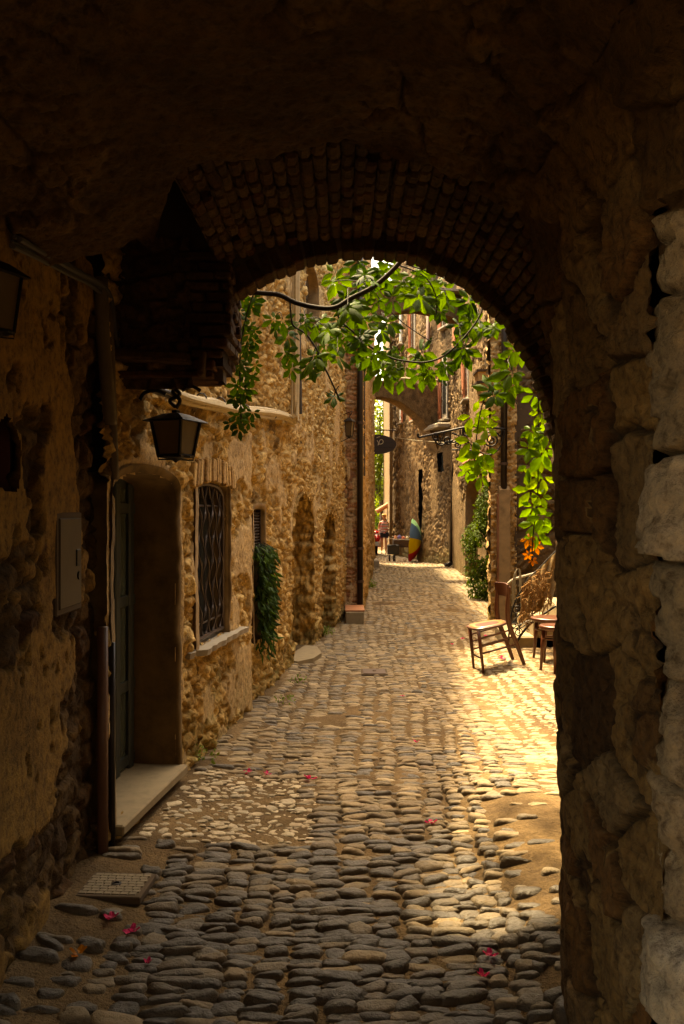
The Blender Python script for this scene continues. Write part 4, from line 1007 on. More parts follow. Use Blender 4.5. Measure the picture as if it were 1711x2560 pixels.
def strand(label, pts, y, blobs, size, mat, seed, mats2=None):
    r_ = random.Random(seed); t = thing('creeper_vine', label, 'vine', tuple(at(pts[0][0], pts[0][1], y)))
    q = MB(); q.tube(smooth_path(A(pts, y)), .0035, 6); q.build('stem', M['twig'], t)
    for mt, sel in ((mat, blobs),) + ((mats2,) if mats2 else ()):
        P, Fw, N, Sz = [], [], [], []
        for (px, py, s_) in sel:
            p = at(px, py, y + r_.uniform(-.08, .12)); P.append(p)
            Fw.append((r_.gauss(0, .55), r_.gauss(0, .3), -1 + r_.gauss(0, .3))); N.append((r_.gauss(0, .3), -1, r_.uniform(-.1, .6))); Sz.append(size * s_ * r_.uniform(.9, 1.1))
        leaves('foliage', mt, t, P, Fw, N, Sz, PT_V, PT_F)
    return t
lb = []
r_ = random.Random(5)
for k in range(40):
    f = k / 39; lb.append((612 - 14 * f + r_.gauss(0, 15 - 4 * f), 745 + 330 * f + r_.gauss(0, 7), r_.uniform(.55, .9)))
strand('leafy creeper strand hanging at the left side of the arch under the corbel', [(640, 720), (622, 770), (604, 850), (600, 930), (602, 1000), (604, 1070)], 4.78, lb, .075, M['leaf'], 31)
strand('short bright creeper strand hanging over the iron bracket', [(1235, 960), (1210, 1000), (1196, 1060), (1190, 1120), (1186, 1180), (1192, 1205)], 5.0,
       [(1182, 1038, 1.), (1218, 1068, .8), (1210, 1055, .6), (1180, 1102, 1.), (1208, 1130, .9), (1196, 1150, .8), (1168, 1175, .6), (1201, 1186, .85), (1212, 1160, .7), (1225, 1040, .6), (1180, 1145, .8)], .098, M['leafbright'], 37)
strand('long creeper strand with yellow and orange tip beside the dark pier', [(1325, 890), (1342, 950), (1347, 1020), (1346, 1150), (1344, 1250), (1334, 1330), (1330, 1400)], 4.9,
       [(1338, 985, .8), (1358, 1000, .7), (1350, 1030, .9), (1362, 1045, .7), (1330, 1075, .7), (1348, 1092, .9), (1324, 1120, .85), (1358, 1133, .95), (1366, 1120, .7), (1322, 1162, .95), (1356, 1190, .95), (1328, 1225, .9), (1352, 1240, .6), (1335, 1268, .95), (1357, 1290, .85), (1338, 1308, .8), (1342, 1332, .85), (1366, 1085, .7)], .100, M['leafbright'], 41,
       (M['leaforange'], [(1321, 1346, .5), (1340, 1364, .42), (1322, 1386, .33), (1331, 1400, .3)]))

def bush(name, label, cat, blobs, n, size, mat, stems=(), group=None, fl=(0, -.3, -.6), srad=.015):
    """leaves spread through ellipsoid blobs ((cx,cy,cz),(rx,ry,rz),weight)"""
    c0 = blobs[0][0]; t = thing(name, label, cat, (c0[0], c0[1], min(b[0][2] - b[1][2] for b in blobs)), group)
    if stems:
        q = MB()
        for s_ in stems: q.tube(smooth_path(s_), [srad * (1 - .6 * i / max(1, (len(s_) - 1) * 6)) for i in range((len(s_) - 1) * 6 + 1)], 6)
        q.build('stem' if cat != 'tree' else 'trunk', M['bark'], t, True)
    w = np.array([b[2] for b in blobs], float); w /= w.sum(); P, N = [], []
    for b, k in zip(blobs, rng.multinomial(n, w)):
        d = rng.normal(size=(k, 3)); d /= np.linalg.norm(d, axis=1, keepdims=True); rr = rng.random((k, 1)) ** .45
        p = d * rr; P.append(np.array(b[0]) + p * np.array(b[1])); N.append(d)
    P = np.concatenate(P); N = np.concatenate(N)
    cl = vn(P[:, 0] * 3 / (size * 12), P[:, 2] * 3 / (size * 12) + P[:, 1] * 2, 5)
    keep = cl > .30; P, N = P[keep], N[keep]; n = len(P)
    leaves('foliage' if cat != 'tree' else 'crown', mat, t, P, np.array(fl) + rng.normal(size=(n, 3)) * .6, N + rng.normal(size=(n, 3)) * .5 + np.array([0, -.3, .4]), size * rng.uniform(.6, 1.25, n), rnd=np.clip(rng.random(n) * .6 + .4 * cl[keep], 0, 1))
    return t
bush('ivy_bush', 'dense green ivy bush against the house corner beneath the drainpipe', 'bush',
     [((2.68, 16.6, .5), (.36, .5, .62), 3), ((2.58, 16.6, 1.0), (.33, .45, .5), 2.5), ((2.75, 16.7, 1.6), (.25, .4, .5), 2), ((2.85, 16.7, 2.1), (.16, .3, .4), 1), ((2.70, 16.6, 2.42), (.25, .25, .13), .5), ((2.72, 16.5, .15), (.4, .5, .25), 1)],
     9000, .066, M['ivy'], [[(2.8, 16.8, -.05), (2.75, 16.7, .8), (2.85, 16.75, 1.6), (2.85, 16.7, 2.4)]])
def hanging():
    c = LB(7.4, 1.3, .05); t = thing('hanging_plant', 'dark green trailing plant hanging from the vent in the left wall', 'plant', tuple(c))
    P, Fw, N, S_ = [], [], [], []; q = MB()
    for k in range(11):
        y = 7.18 + .42 * k / 10; top = LB(y, 1.34 - random.random() * .06, .02); L_ = random.uniform(.35, .9); sway = random.uniform(-.05, .15)
        pts = [top, top + LB.n.to_3d() * .09 + Vector((0, 0, -.06))]
        for j in range(1, 7): f = j / 6; pts.append(top + LB.n.to_3d() * (.05 + .05 * math.sin(f * 3) * (k % 3) / 2) + LB.d.to_3d() * sway * f + Vector((0, 0, -.08 - L_ * f)))
        pts = smooth_path(pts, 5); q.tube(pts, .003, 4)
        for p in pts:
            for m in range(2):
                P.append(p + Vector((random.gauss(0, .015), random.gauss(0, .025), 0))); Fw.append((.6 + random.gauss(0, .5), random.gauss(0, .8), -1 + random.gauss(0, .3))); N.append((.7, -.5 + random.gauss(0, .5), .5)); S_.append(random.uniform(.05, .12))
    q.build('stem', M['twig'], t); leaves('foliage', M['leaf'], t, P, Fw, N, S_, LT_V * np.array([.62, 1, 1]))
hanging()
def ground_at(px, py):
    z = 0.
    for _ in range(8):
        Y = (EYE - z) * F / (py - CY); x = (px - CX) * Y / F; z = float(zg(np.array([x]), np.array([Y]))[0])
    return Vector((x, Y, z))
for px, py, n, sc, lab in ((502, 1908, 34, .055, 'small weed tuft at the wall foot just past the doorstep'), (745, 1712, 26, .05, 'tiny green weed on the cobbles below the hanging plant'), (716, 1762, 22, .05, 'tiny weed between the cobbles nearer along the left wall'),
                           (815, 1590, 60, .07, 'weed tuft growing between the two arched doorways'), (921, 1470, 110, .10, 'leafy weeds at the foot of the far left house'), (1215, 1490, 130, .07, 'pale green weeds under the ivy bush'), (1240, 1545, 70, .06, 'yellowish weeds before the rendered pilaster')):
    g = ground_at(px, py)
    bush('weed', lab, 'weed', [((g.x, g.y, g.z + sc * .8), (sc * 2., sc * 2., sc * 1.1), 1)], int(n * 1.5), sc * .55, M['weed'], fl=(0, 0, .5))
# far greenery closing the street
for (x, y, z, rx, rz, n, lab, hgt) in ((1.95, 45, 5.4, 1.3, 2.9, 4200, 'nearer sunlit tree in the gap at the end of the alley', 4), (2.9, 48, 6.2, 1.8, 2.6, 2600, 'dark taller tree behind the gap at the street end', 6), (1.9, 50, 2.2, 1.6, 1.8, 2400, 'low bushy tree behind the walking woman', 2)):
    bush('tree', lab, 'tree', [((x, y, z), (rx, 1.2, rz * .6), 2), ((x - rx * .4, y - .3, z - rz * .4), (rx * .7, 1, rz * .5), 1.5), ((x + rx * .3, y, z + rz * .5), (rx * .6, .9, rz * .5), 1.2), ((x + rx * .2, y - .4, z - rz * .8), (rx * .6, .8, rz * .4), 1)], n, .19, M['treeleaf'],
         [[(x, y, -.4), (x + .1, y, hgt * .4), (x - .05, y, hgt * .8), (x, y, z + rz * .4)], [(x + .05, y, hgt * .5), (x + rx * .4, y, hgt * .8), (x + rx * .5, y, z + rz * .2)], [(x, y, hgt * .6), (x - rx * .4, y, hgt * .9), (x - rx * .5, y, z)]], 'trees at the end of the alley', srad=.14)
bush('hedge', 'tall tangled hedge closing the view at the far end of the street', 'hedge', [((1, 55, 1.5), (5, 1, 2.2), 3), ((4, 55, 3), (4, 1, 2.5), 2), ((-2, 55, 2.5), (4, 1, 2), 2)], 4200, .28, M['treeleaf'])

# ================================================================== bougainvillea blossoms on the ground
def blossom(px, py, s_, label, mat):
    g = ground_at(px, py) + Vector((0, 0, .022)); q = MB(); r_ = random.Random(px)
    for k in range(4):
        a = k * 1.57 + r_.uniform(-.4, .4); up_ = r_.uniform(.1, 1.0)
        d_ = Vector((math.cos(a), math.sin(a), up_)).normalized(); sd_ = Vector((-math.sin(a), math.cos(a), r_.uniform(-.3, .3))); b_ = g + Vector((0, 0, -.002))
        P0 = [b_ + d_ * .1 * s_, b_ + d_ * .5 * s_ + sd_ * .38 * s_, b_ + d_ * .95 * s_ + sd_ * .2 * s_ + Vector((0, 0, .15 * s_)), b_ + d_ * 1.1 * s_, b_ + d_ * .9 * s_ - sd_ * .25 * s_ + Vector((0, 0, .1 * s_)), b_ + d_ * .5 * s_ - sd_ * .36 * s_, b_ + d_ * .55 * s_ + Vector((0, 0, -.12 * s_))]
        q.add(P0, [(0, 6, 1), (1, 6, 2), (2, 6, 3), (3, 6, 4), (4, 6, 5), (5, 6, 0)], r_.random())
    o = q.solo('fallen_blossom' if mat != 'leaforange' else 'fallen_leaf', M[mat], tuple(g)); tag(o, label, 'blossom' if mat != 'leaforange' else 'leaf', 'fallen blossoms' if mat != 'leaforange' else None)
for px, py, s_, lab in ((775, 1955, .042, 'largest magenta blossom in the middle of the cobbles'), (620, 1940, .030, 'pink blossom nearest the doorstep, above the pale pebbles'), (668, 1944, .026, 'pink blossom between the largest one and the doorstep side'), (1040, 1863, .026, 'single red blossom alone in the centre of the street'),
                        (1078, 2067, .034, 'red blossom on the cobbles towards the dark pier'), (1006, 1746, .022, 'faint pink blossom far up the street centre'), (1172, 1573, .034, 'pink blossom farthest left in front of the chair seat'), (1180, 1590, .030, 'pink blossom just left of the chair front legs'),
                        (1157, 1602, .032, 'two-lobed pink blossom on the stones left of the chair'), (1131, 1616, .028, 'pink blossom lowest and leftmost of those by the chair'), (1214, 1596, .034, 'pink blossom seen between the chair legs'), (1255, 1652, .040, 'bright pink blossom on the pale paving behind the chair legs'),
                        (278, 2310, .032, 'dark red blossom below the square drain cover'), (329, 2344, .032, 'crimson blossom lying right of the dark red one, below the drain cover'), (370, 2422, .020, 'small pink petal on the dark near cobbles'), (1226, 2405, .030, 'magenta blossom in shadow near the foot of the dark pier'), (1208, 2456, .026, 'dull pink blossom nearest the bottom edge by the pier')):
    blossom(px, py, s_, lab, 'petal')
blossom(196, 2400, .035, 'small orange dead leaf on the shaded earth at the left', 'leaforange')

# ================================================================== covers in the paving
g = ground_at(292, 2222)
t = thing('drain_cover', 'square pale cover with brick pattern at the foot of the left wall', 'drain cover', tuple(g)); Rz = Matrix.Rotation(R(-4), 3, 'Z')
q = MB(); q.box(g + Vector((0, 0, .004)), (.27, .235, .03), Rz, .004); q.build('frame', M['joint'], t)
q = MB()
for i in range(7):
    for j in range(8):
        wv = .24 / 7; x_ = -.12 + (i + .5) * wv + (.5 if j % 2 else 0) * wv * .5 - .008
        if (i, j) == (3, 4): continue
        q.box(g + Rz @ Vector((x_, -.1 + (j + .5) * .025, .02)), (wv - .004, .022, .006), Rz, .001)
q.build('plate', M['coverm'], t)
q = MB(); q.lathe([(.02, .0), (.02, .024), (.012, .026), (.012, .02)], g, 12); q.build('keyhole', M['iron'], t)
g = ground_at(936, 1684); t = thing('drain_cover', 'small rusty brown cover in the middle of the street', 'drain cover', tuple(g))
q = MB(); q.box(g + Vector((0, 0, .006)), (.26, .30, .03), None, .004); q.build('frame', M['joint'], t)
q = MB(); q.box(g + Vector((0, 0, .017)), (.22, .26, .02), None, .003); q.lathe([(.012, .02), (.02, .034), (.012, .034)], g, 8); q.build('plate', M['ironrust'], t)

# ================================================================== chair and stools
def spin(M3, o): return lambda x, y, z: Vector(o) + M3 @ Vector((x, y, z))
def chair():
    o = (1.525, 8.86, .045)
    M3 = Matrix.Rotation(R(10), 3, 'Z') @ Matrix.Rotation(R(-9), 3, 'Y') * .95      # local +x runs to the back of the chair
    L = spin(M3, o); t = thing('wooden_chair', 'old brown bistro chair with worn pale seat standing sideways on the sunny paving', 'chair', o)
    q = MB(); n = 40; ring = []
    for k in range(n):
        a = 2 * math.pi * k / n; c, s_ = math.cos(a), math.sin(a)
        ring.append((math.copysign(abs(c) ** .75, c) * .205, math.copysign(abs(s_) ** .75, s_) * .19 * (1 - .08 * c)))
    prof = [(.90, -.012), (1., -.006), (1.0, .010), (.965, .015)]
    vs = [L(x * f, y * f, .445 + z) for f, z in prof for x, y in ring]
    fs = [(i * n + k, i * n + (k + 1) % n, (i + 1) * n + (k + 1) % n, (i + 1) * n + k) for i in range(3) for k in range(n)] + [tuple(range(n - 1, -1, -1)), tuple(3 * n + k for k in range(n))]
    q.add(vs, fs); q.build('seat_frame', M['wood'], t, False)
    q = MB(); vs = [L(x * f, y * f, .459 + z) for f, z in ((.9, 0), (.9, .004), (.6, .001), (.2, -.002)) for x, y in ring]
    q.add(vs, [(i * n + k, i * n + (k + 1) % n, (i + 1) * n + (k + 1) % n, (i + 1) * n + k) for i in range(3) for k in range(n)] + [tuple(3 * n + k for k in range(n))]); q.build('seat', M['seat'], t, True)
    for s_ in (-1, 1):
        q = MB(); q.tube([L(-.150, .145 * s_, .435), L(-.155, .148 * s_, .25), L(-.170, .16 * s_, -.02)], [.019, .018, .013], 10); q.build('leg', M['wood'], t, True)
        q = MB(); pts = smooth_path([L(.285, .165 * s_, -.02), L(.235, .16 * s_, .22), L(.185, .158 * s_, .44), L(.195, .162 * s_, .62), L(.245, .165 * s_, .83)])
        nn = len(pts); q.tube(pts, [.014 + .006 * math.sin(math.pi * i / (nn - 1)) for i in range(nn)], 10, flat=1.25); q.build('back_post', M['wood'], t, True)
    q = MB()
    B = []
    for k in range(13):
        f = -1 + 2 * k / 12; bx = .215 + .035 * (1 - f * f)
        B.append((bx, f * .185))
    for z0, z1, out in ((.715, .855, 0),):
        vs = []
        for x, y in B:
            for dx, z in ((-.010, z0), (.008, z0), (.020, z1 - .012), (.014, z1), (.0, z1), (-.002, z1 - .012)): vs.append(L(x + dx, y, z))
        m = 6; fs = [(i * m + k, i * m + (k + 1) % m, (i + 1) * m + (k + 1) % m, (i + 1) * m + k) for i in range(12) for k in range(m)] + [tuple(range(m)), tuple(12 * m + k for k in range(m - 1, -1, -1))]
        q.add(vs, fs)
    q.build('backrest', M['wood'], t)
    for s_ in (-1, 1):
        for z in (.37, .295, .21):
            q = MB(); q.tube([L(-.155, .15 * s_, z - .02), L(.20 + (.37 - z) * .3, .158 * s_, z + .01)], .009, 8); q.build('stretcher', M['wood'], t, True)
    q = MB(); q.tube([L(-.162, -.15, .14), L(-.162, .15, .14)], .009, 8); q.build('stretcher', M['wood'], t, True)
    return t
chair()
def stool(o, label, r, h, rz):
    t = thing('round_stool', label, 'stool', o); c = Vector(o); Rz = Matrix.Rotation(rz, 3, 'Z')
    q = MB(); q.lathe([(r * .8, h - .045), (r * .97, h - .04), (r, h - .02), (r, h - .008), (r * .95, h), (r * .80, h - .001), (r * .3, h - .006), (.01, h - .007)], c, 36); q.build('seat', M['wood'], t, True)
    for k in range(4):
        a = rz + k * math.pi / 2 + .785; e = Vector((math.cos(a), math.sin(a), 0))
        g = c + e * r * .9; gz = float(zg(np.array([g.x]), np.array([g.y]))[0]) - .005
        q = MB(); q.tube([c + e * r * .72 + Vector((0, 0, h - .04)), c + e * r * .80 + Vector((0, 0, h * .5)), Vector((g.x, g.y, gz))], [.02, .018, .013], 10); q.build('leg', M['wood'], t, True)
    q = MB(); q.tube([c + Vector((math.cos(a) * r * .76, math.sin(a) * r * .76, h * .72)) for a in np.linspace(0, 6.283, 33)[:-1]], .009, 8, closed=True); q.build('ring', M['wood'], t, True)
z_ = lambda x, y: float(zg(np.array([x]), np.array([y]))[0])
stool((2.14, 9.02, z_(2.14, 9.02)), 'larger round brown stool behind the smaller one, half hidden by the dark pier', .205, .44, .2)
stool((2.03, 8.36, z_(2.03, 8.36)), 'smaller round brown stool nearest the dark pier', .155, .445, .5)

# ================================================================== stair, railing, netting
st = thing('stone_stair', 'low pale stone steps rising to the right behind the chair', 'stair', (2.2, 10.2, 0))
q = MB()
for k in range(5):
    q = MB(); q.box((1.86 + .27 * k + .4, 10.25, .06 + .085 * (k + 1) - .06), (.8, .95, .17 * (k + 1) + .1), None, .018); q.build('step', M['step'], st)
rl = thing('iron_railing', 'scrolled wrought iron stair railing behind the chair', 'railing', (1.95, 9.8, 0)); Yr = 9.74
q = MB(); q.tube(smooth_path(A([(1271, 1662), (1272, 1600), (1278, 1542), (1289, 1503), (1306, 1473), (1322, 1446), (1347, 1423), (1378, 1390), (1420, 1350)], Yr)), .010, 8); q.build('handrail', M['iron'], rl, True)
q = MB(); q.tube(smooth_path(A([(1284, 1662), (1290, 1615), (1302, 1589), (1322, 1564), (1345, 1545), (1390, 1515)], Yr)), .013, 8); q.build('lower_rail', M['iron'], rl, True)
q = MB(); q.tube(smooth_path(A([(1266, 1475), (1268, 1463), (1275, 1455), (1289, 1447), (1327, 1436), (1380, 1420)], 10.4)), .014, 8); q.build('wall_rail', M['slate'], rl, True)
def scroll(pxc, pyc, r0, a0, turns, sg, Y, tail=None, w=.006):
    c = at(pxc, pyc, Y); s_ = Y / F; pts = []
    for k in range(int(26 * turns) + 1):
        f = k / (26 * turns); a = a0 + sg * f * turns * 2 * math.pi; r = r0 * (1 - .82 * f) * s_
        pts.append(c + Vector((r * math.cos(a), 0, r * math.sin(a))))
    if tail: pts = smooth_path([at(a, b, Y) for a, b in tail] + [pts[0]], 5)[:-1] + pts
    m = MB(); m.tube(pts, w, 6); return m
for a in ((1292, 1526, 13, -.5, 1.5, 1, [(1324, 1512), (1312, 1530)]), (1322, 1532, 13, 2.6, 1.5, -1, [(1290, 1572), (1305, 1560), (1312, 1535)]), (1286, 1563, 10, 0, 1.4, 1, [(1322, 1556), (1302, 1570)]), (1296, 1580, 11, 1., 1.5, -1, [(1276, 1540), (1282, 1570)]), (1352, 1500, 14, 0, 1.5, 1, [(1330, 1540), (1345, 1520)])):
    scroll(*a[:6], Yr, a[6]).build('scroll', M['iron'], rl, True)
for px0, py0, px1, py1 in ((1282, 1556, 1325, 1505), (1286, 1568, 1330, 1548), (1300, 1600, 1300, 1480), (1350, 1560, 1350, 1425)):
    q = MB(); q.tube([at(px0, py0, Yr), at(px1, py1, Yr)], .006, 6); q.build('bar', M['iron'], rl)
nt_ = thing('netting', 'beige netting with brown coconut fibre draped over the iron railing', 'netting', tuple(at(1345, 1440, 9.6)))
top = interp([(*at(a, b, 9.68),) for a, b in ((1318, 1447), (1330, 1437), (1347, 1421), (1378, 1388), (1420, 1345))], 60)[0]
rows = 40; B = np.zeros((rows, 60, 3))
for i in range(rows):
    f = i / (rows - 1); u_ = np.linspace(0, 1, 60)
    ln = .36 + .25 * u_ + .10 * np.sin(u_ * 17)
    B[i] = top + np.stack([-.05 * f + .02 * np.sin(u_ * 30 + f * 4) * f - .10 * f * u_, -.05 + .045 * np.sin(u_ * 26 + f * 3) * (.3 + f), -ln * f], -1)
N_ = np.zeros_like(B); N_[..., 1] = -1
sheet('cloth', M['netm'], nt_, B, N_, .018 * (fbm(B[..., 0] * 40, B[..., 2] * 14, 4, 3) - .5))
q = MB()
for k in range(170):
    u_ = random.random(); p = at(1316 + 62 * u_ + random.gauss(0, 4), 1455 - 48 * u_ + random.uniform(0, 85 + 30 * math.sin(u_ * 9)), 9.56 + random.uniform(-.07, .05)); pts = [p]
    for j in range(4): p = p + Vector((random.gauss(-.004, .022), random.gauss(0, .012), random.uniform(-.05, -.004))); pts.append(p)
    q.tube(smooth_path(pts, 3), random.uniform(.0025, .006), 4)
for k in range(26):
    p = at(1312 + random.gauss(4, 4), 1462, 9.6); pts = [p + Vector((random.gauss(0, .012), random.gauss(0, .01), -.10 * j + random.gauss(0, .01))) + Vector((-.012 * j, 0, 0)) for j in range(5)]; q.tube(smooth_path(pts, 3), .0045, 4)
f_ = q.build('fibre', M['fibre'], nt_); f_['kind'] = 'stuff'
rp = thing('rope_hank', 'grey rope hank hanging from the rail on the masonry wall', 'rope', tuple(at(1297, 1425, 10.3)))
q = MB()
for k in range(8):
    a = random.uniform(-10, 12); q.tube(smooth_path(A([(1296 + a * .3, 1422), (1295 + a, 1440), (1294 + a * 1.3, 1470 + random.uniform(0, 60)), (1296 + a * 1.5, 1500 + random.uniform(0, 40))], 10.3 + random.uniform(-.05, .05))), .005, 5)
q.build('strand', M['rope'], rp)

# ================================================================== iron bracket, oval sign, flower box
br = thing('sign_bracket', 'empty scrolled wrought iron sign bracket sticking out from the pilaster', 'bracket', tuple(at(1262, 1072, 12.7)))
Yb = 12.68
q = MB(); q.tube(smooth_path(A([(1264, 1073), (1230, 1069), (1174, 1067), (1110, 1080), (1060, 1091), (1049, 1093), (1045, 1089), (1047, 1084)], Yb)), .016, 8); q.build('bar', M['iron'], br, True)
for a in ((1090, 1092, 10, 1.2, 1.4, 1, [(1112, 1083), (1100, 1108)]), (1120, 1100, 12, 0, 1.4, -1, [(1085, 1098), (1102, 1113)]), (1144, 1112, 10, 2, 1.4, -1, [(1110, 1104), (1130, 1106)]), (1167, 1080, 12, 2., 1.5, 1, [(1150, 1075), (1155, 1090)]), (1229, 1099, 22, .5, 2.2, 1, [(1255, 1075), (1252, 1090)])):
    scroll(*a[:6], Yb, a[6], .011).build('scroll', M['iron'], br, True)
q = MB(); q.tube(smooth_path(A([(1262, 1075), (1256, 1105), (1240, 1130), (1215, 1137), (1190, 1122), (1160, 1096), (1130, 1082)], Yb)), .011, 8); q.build('brace', M['iron'], br, True)
q = MB(); q.tube([at(1130, 1124, Yb), at(1180, 1126, Yb)], .012, 6); q.build('stay', M['iron'], br)
sg = thing('oval_sign', 'dark oval wooden sign with a painted letter, hung where the street bends', 'sign', tuple(at(950, 1110, 26)))
c = at(942, 1111, 26.2); pol = []
for k in range(48):
    a = 2 * math.pi * k / 48; x = math.cos(a) * 49; z = math.sin(a) * 24.5
    pol.append(c + Vector((max(x, -6) * 26.2 / F, 0, z * 26.2 / F)))
q = MB(); q.prism(pol, (0, .05, 0)); q.build('board', M['darkwood'], sg)
q = MB()
for zz in (-8, 4): q.tube([c + Vector((-.06, -.004, zz * .0119)), c + Vector((.5, -.004, zz * .0119))], .005, 4)
q.build('plank_joint', M['iron'], sg)
q = MB(); L2_ = lambda pts: smooth_path([c + Vector(((a - 942) * 26.2 / F, -.012, -(b - 1111) * 26.2 / F)) for a, b in pts], 5)
q.tube(L2_([(943, 1101), (947, 1108), (945, 1113), (947, 1110), (950, 1101), (955, 1099), (958.5, 1104), (956, 1109), (950, 1110.5), (945.5, 1109)]), .011, 5); q.tube(L2_([(942, 1095), (947, 1092.5), (951, 1092)]), .009, 5)
q.build('letter', plain('sign_paint', (.5, .42, .28), .7, 0, 20, .3, 0), sg)
q = MB(); q.tube([at(938, 1075, 26.2), at(991, 1075.5, 26.2)], .018, 6); q.tube([at(982, 1070, 26.2), at(982, 1079, 26.2)], .02, 6); q.build('rod', M['ironrust'], sg)
q = MB(); q.tube([at(952, 1075, 26.2), at(952, 1088, 26.2)], .008, 5); q.build('hanger', M['iron'], sg)
q = MB(); q.tube(smooth_path([at(988, 1094, 26), at(1040, 1101, 24), at(1090, 1105, 20), at(1140, 1110, 14.)]), .010, 5); o = q.solo('cord', M['rope'], tuple(at(1060, 1103, 22)), True); tag(o, 'thin pale cord stretched from the oval sign to the iron bracket', 'cord')
fb = thing('flower_box', 'weathered wooden flower box fixed high on the house corner above the bracket', 'flower box', (2.2, 13.5, 3.5))
q = MB(); pl_ = [at(1194, 928, 13.3), at(1262, 922, 13.3), at(1258, 1003, 13.3), at(1206, 1000, 13.3)]; q.prism(pl_, (0, .35, 0)); q.build('box', M['ochredoor'], fb)
for py in (926, 955): q = MB(); q.prism([at(1192, py - 3, 13.27), at(1263, py - 6, 13.27), at(1263, py, 13.27), at(1192, py + 3, 13.27)], (0, .40, 0)); q.build('rim', M['darkwood'], fb)
q = MB(); q.tube([at(1208, 1004, 13.5), at(1250, 1030, 13.5)], .03, 6); q.build('bracket', M['iron'], fb)

# ================================================================== cart, umbrella, scooter
ct = thing('hand_cart', 'dark two-tier vendor cart with small goods beside the colourful umbrella', 'cart', (2.0, 31.2, -.15)); zc = -.14; Yc = 31.0
q = MB(); q.box((2.10, Yc, .50), (.62, .40, .28), None, .02); q.build('tray', M['darkwood'], ct)
q = MB(); q.box((1.79, Yc - .25, .29), (.42, .26, .34), None, .02); cbx = q.build('case', plain('black_case', (.004, .0035, .004), .5, 0, 20, .3, .05), ct)
q = MB(); q.tube(smooth_path([(1.70, Yc - .39, .38), (1.70, Yc - .43, .44), (1.88, Yc - .43, .44), (1.88, Yc - .39, .38)]), .012, 6); q.build('handle', M['iron'], cbx)
for x, y in ((1.66, Yc - .2), (1.80, Yc - .3)):
    q = MB(); Mr = Matrix.Rotation(R(90), 3, 'Y'); q.lathe([(.05, -.03), (.12, -.025), (.12, .025), (.05, .03)], (x, y, zc + .12), 18, M=Mr); wl = q.build('wheel', M['iron'], ct)
    q = MB(); q.lathe([(.012, -.05), (.012, .05)], (x, y, zc + .12), 8, M=Mr); q.build('axle', M['slate'], wl)
for x in (1.86, 2.36):
    for y in (Yc - .16, Yc + .16): q = MB(); q.tube([(x, y, .38), (x, y, zc)], .018, 6); q.build('leg', M['iron'], ct)
q = MB(); q.tube([(1.76, Yc, .74), (2.42, Yc, .74)], .014, 6); q.build('top_rail', M['slate'], ct)
gb = [(1.88, .69, (.12, .1, .08), (.5, .22, .12)), (2.02, .70, (.13, .1, .1), (.10, .09, .28)), (2.16, .675, (.13, .12, .06), (.45, .10, .06)), (2.29, .68, (.1, .1, .06), (.5, .42, .3))]
for i, (x, z, dm, cl) in enumerate(gb):
    q = MB(); q.box((x, Yc - .05, z), dm, Matrix.Rotation(.2 * i, 3, 'Z'), .015); q.lathe([(dm[0] * .3, 0), (dm[0] * .34, .03), (dm[0] * .1, .045)], (x, Yc - .05, z + dm[2] / 2), 10)
    o = q.solo('trinket', plain('trinket_paint_%s' % 'abcd'[i], cl, .6, 0, 20, .2, 0), (x, Yc - .05, .64)); tag(o, ('orange-brown trinket on the left end of the cart tray', 'blue trinket in the middle of the cart tray', 'red trinket right of the blue one on the cart', 'pale trinket at the right end of the cart tray')[i], 'trinket', 'goods on the cart')
um = thing('open_umbrella', 'open umbrella in green, blue, yellow and red leaning on its side by the cart', 'umbrella', (2.45, 30.6, -.15))
uc = Vector((2.40, 30.6, .62)); ax = Vector((.985, -.15, -.07)).normalized(); e1 = Vector((0, 0, 1)); e1 = (e1 - ax * e1.dot(ax)).normalized(); e1 = (Matrix.Rotation(R(6), 3, ax) @ e1); e2 = ax.cross(e1)
ucol = [(.18, .42, .20), (.05, .12, .22), (.55, .40, .02), (.50, .02, .03), (.18, .42, .20), (.05, .12, .22), (.55, .40, .02), (.50, .02, .03)]
Rr, Hh = .76, .36
def upt(a, f): return uc + (e1 * math.cos(a) + e2 * math.sin(a)) * Rr * math.sin(f * 1.25) / math.sin(1.25) + ax * (Hh * (math.cos(f * 1.25) - math.cos(1.25)) / (1 - math.cos(1.25)))
umats = [plain('umbrella_%s' % n_, c_, .65, 0, 20, .15, 0) for n_, c_ in zip(('green', 'blue', 'yellow', 'red'), ucol)]
for k in range(8):
    q = MB(); vs = []; a0, a1 = R(22.5 + 45 * k - 22.5 - 22.5 + 12), 0; a0 = R(45 * k - 14); a1 = a0 + R(45)
    for i in range(9):
        f = i / 8
        for j in range(7):
            u_ = j / 6; sag = .05 * math.sin(math.pi * u_) * f * f
            a = a0 + (a1 - a0) * u_; p0_, p1_ = upt(a0, f), upt(a1, f); vs.append(p0_.lerp(p1_, u_) * .55 + upt(a, f) * .45 - ax * sag * .3)
    q.add(vs, [(i * 7 + j, i * 7 + j + 1, (i + 1) * 7 + j + 1, (i + 1) * 7 + j) for i in range(8) for j in range(6)])
    order = {0: 0, 7: 0, 6: 1, 5: 2, 4: 3}; idx = {0: 0, 1: 1, 2: 2, 3: 3, 4: 3, 5: 2, 6: 1, 7: 0}[k]
    q.build('gore', umats[idx], um, True)
    q = MB(); q.tube([upt(a0, f) - ax * .01 for f in np.linspace(0, 1, 7)], .006, 5); q.build('rib', M['slate'], um)
q = MB(); q.tube([uc + ax * (Hh + .12), uc - ax * .75], .013, 8); q.tube(smooth_path([uc - ax * .75, uc - ax * .83 - e1 * .02, uc - ax * .86 - e1 * .08, uc - ax * .80 - e1 * .11]), .018, 7); q.build('shaft', M['slate'], um)
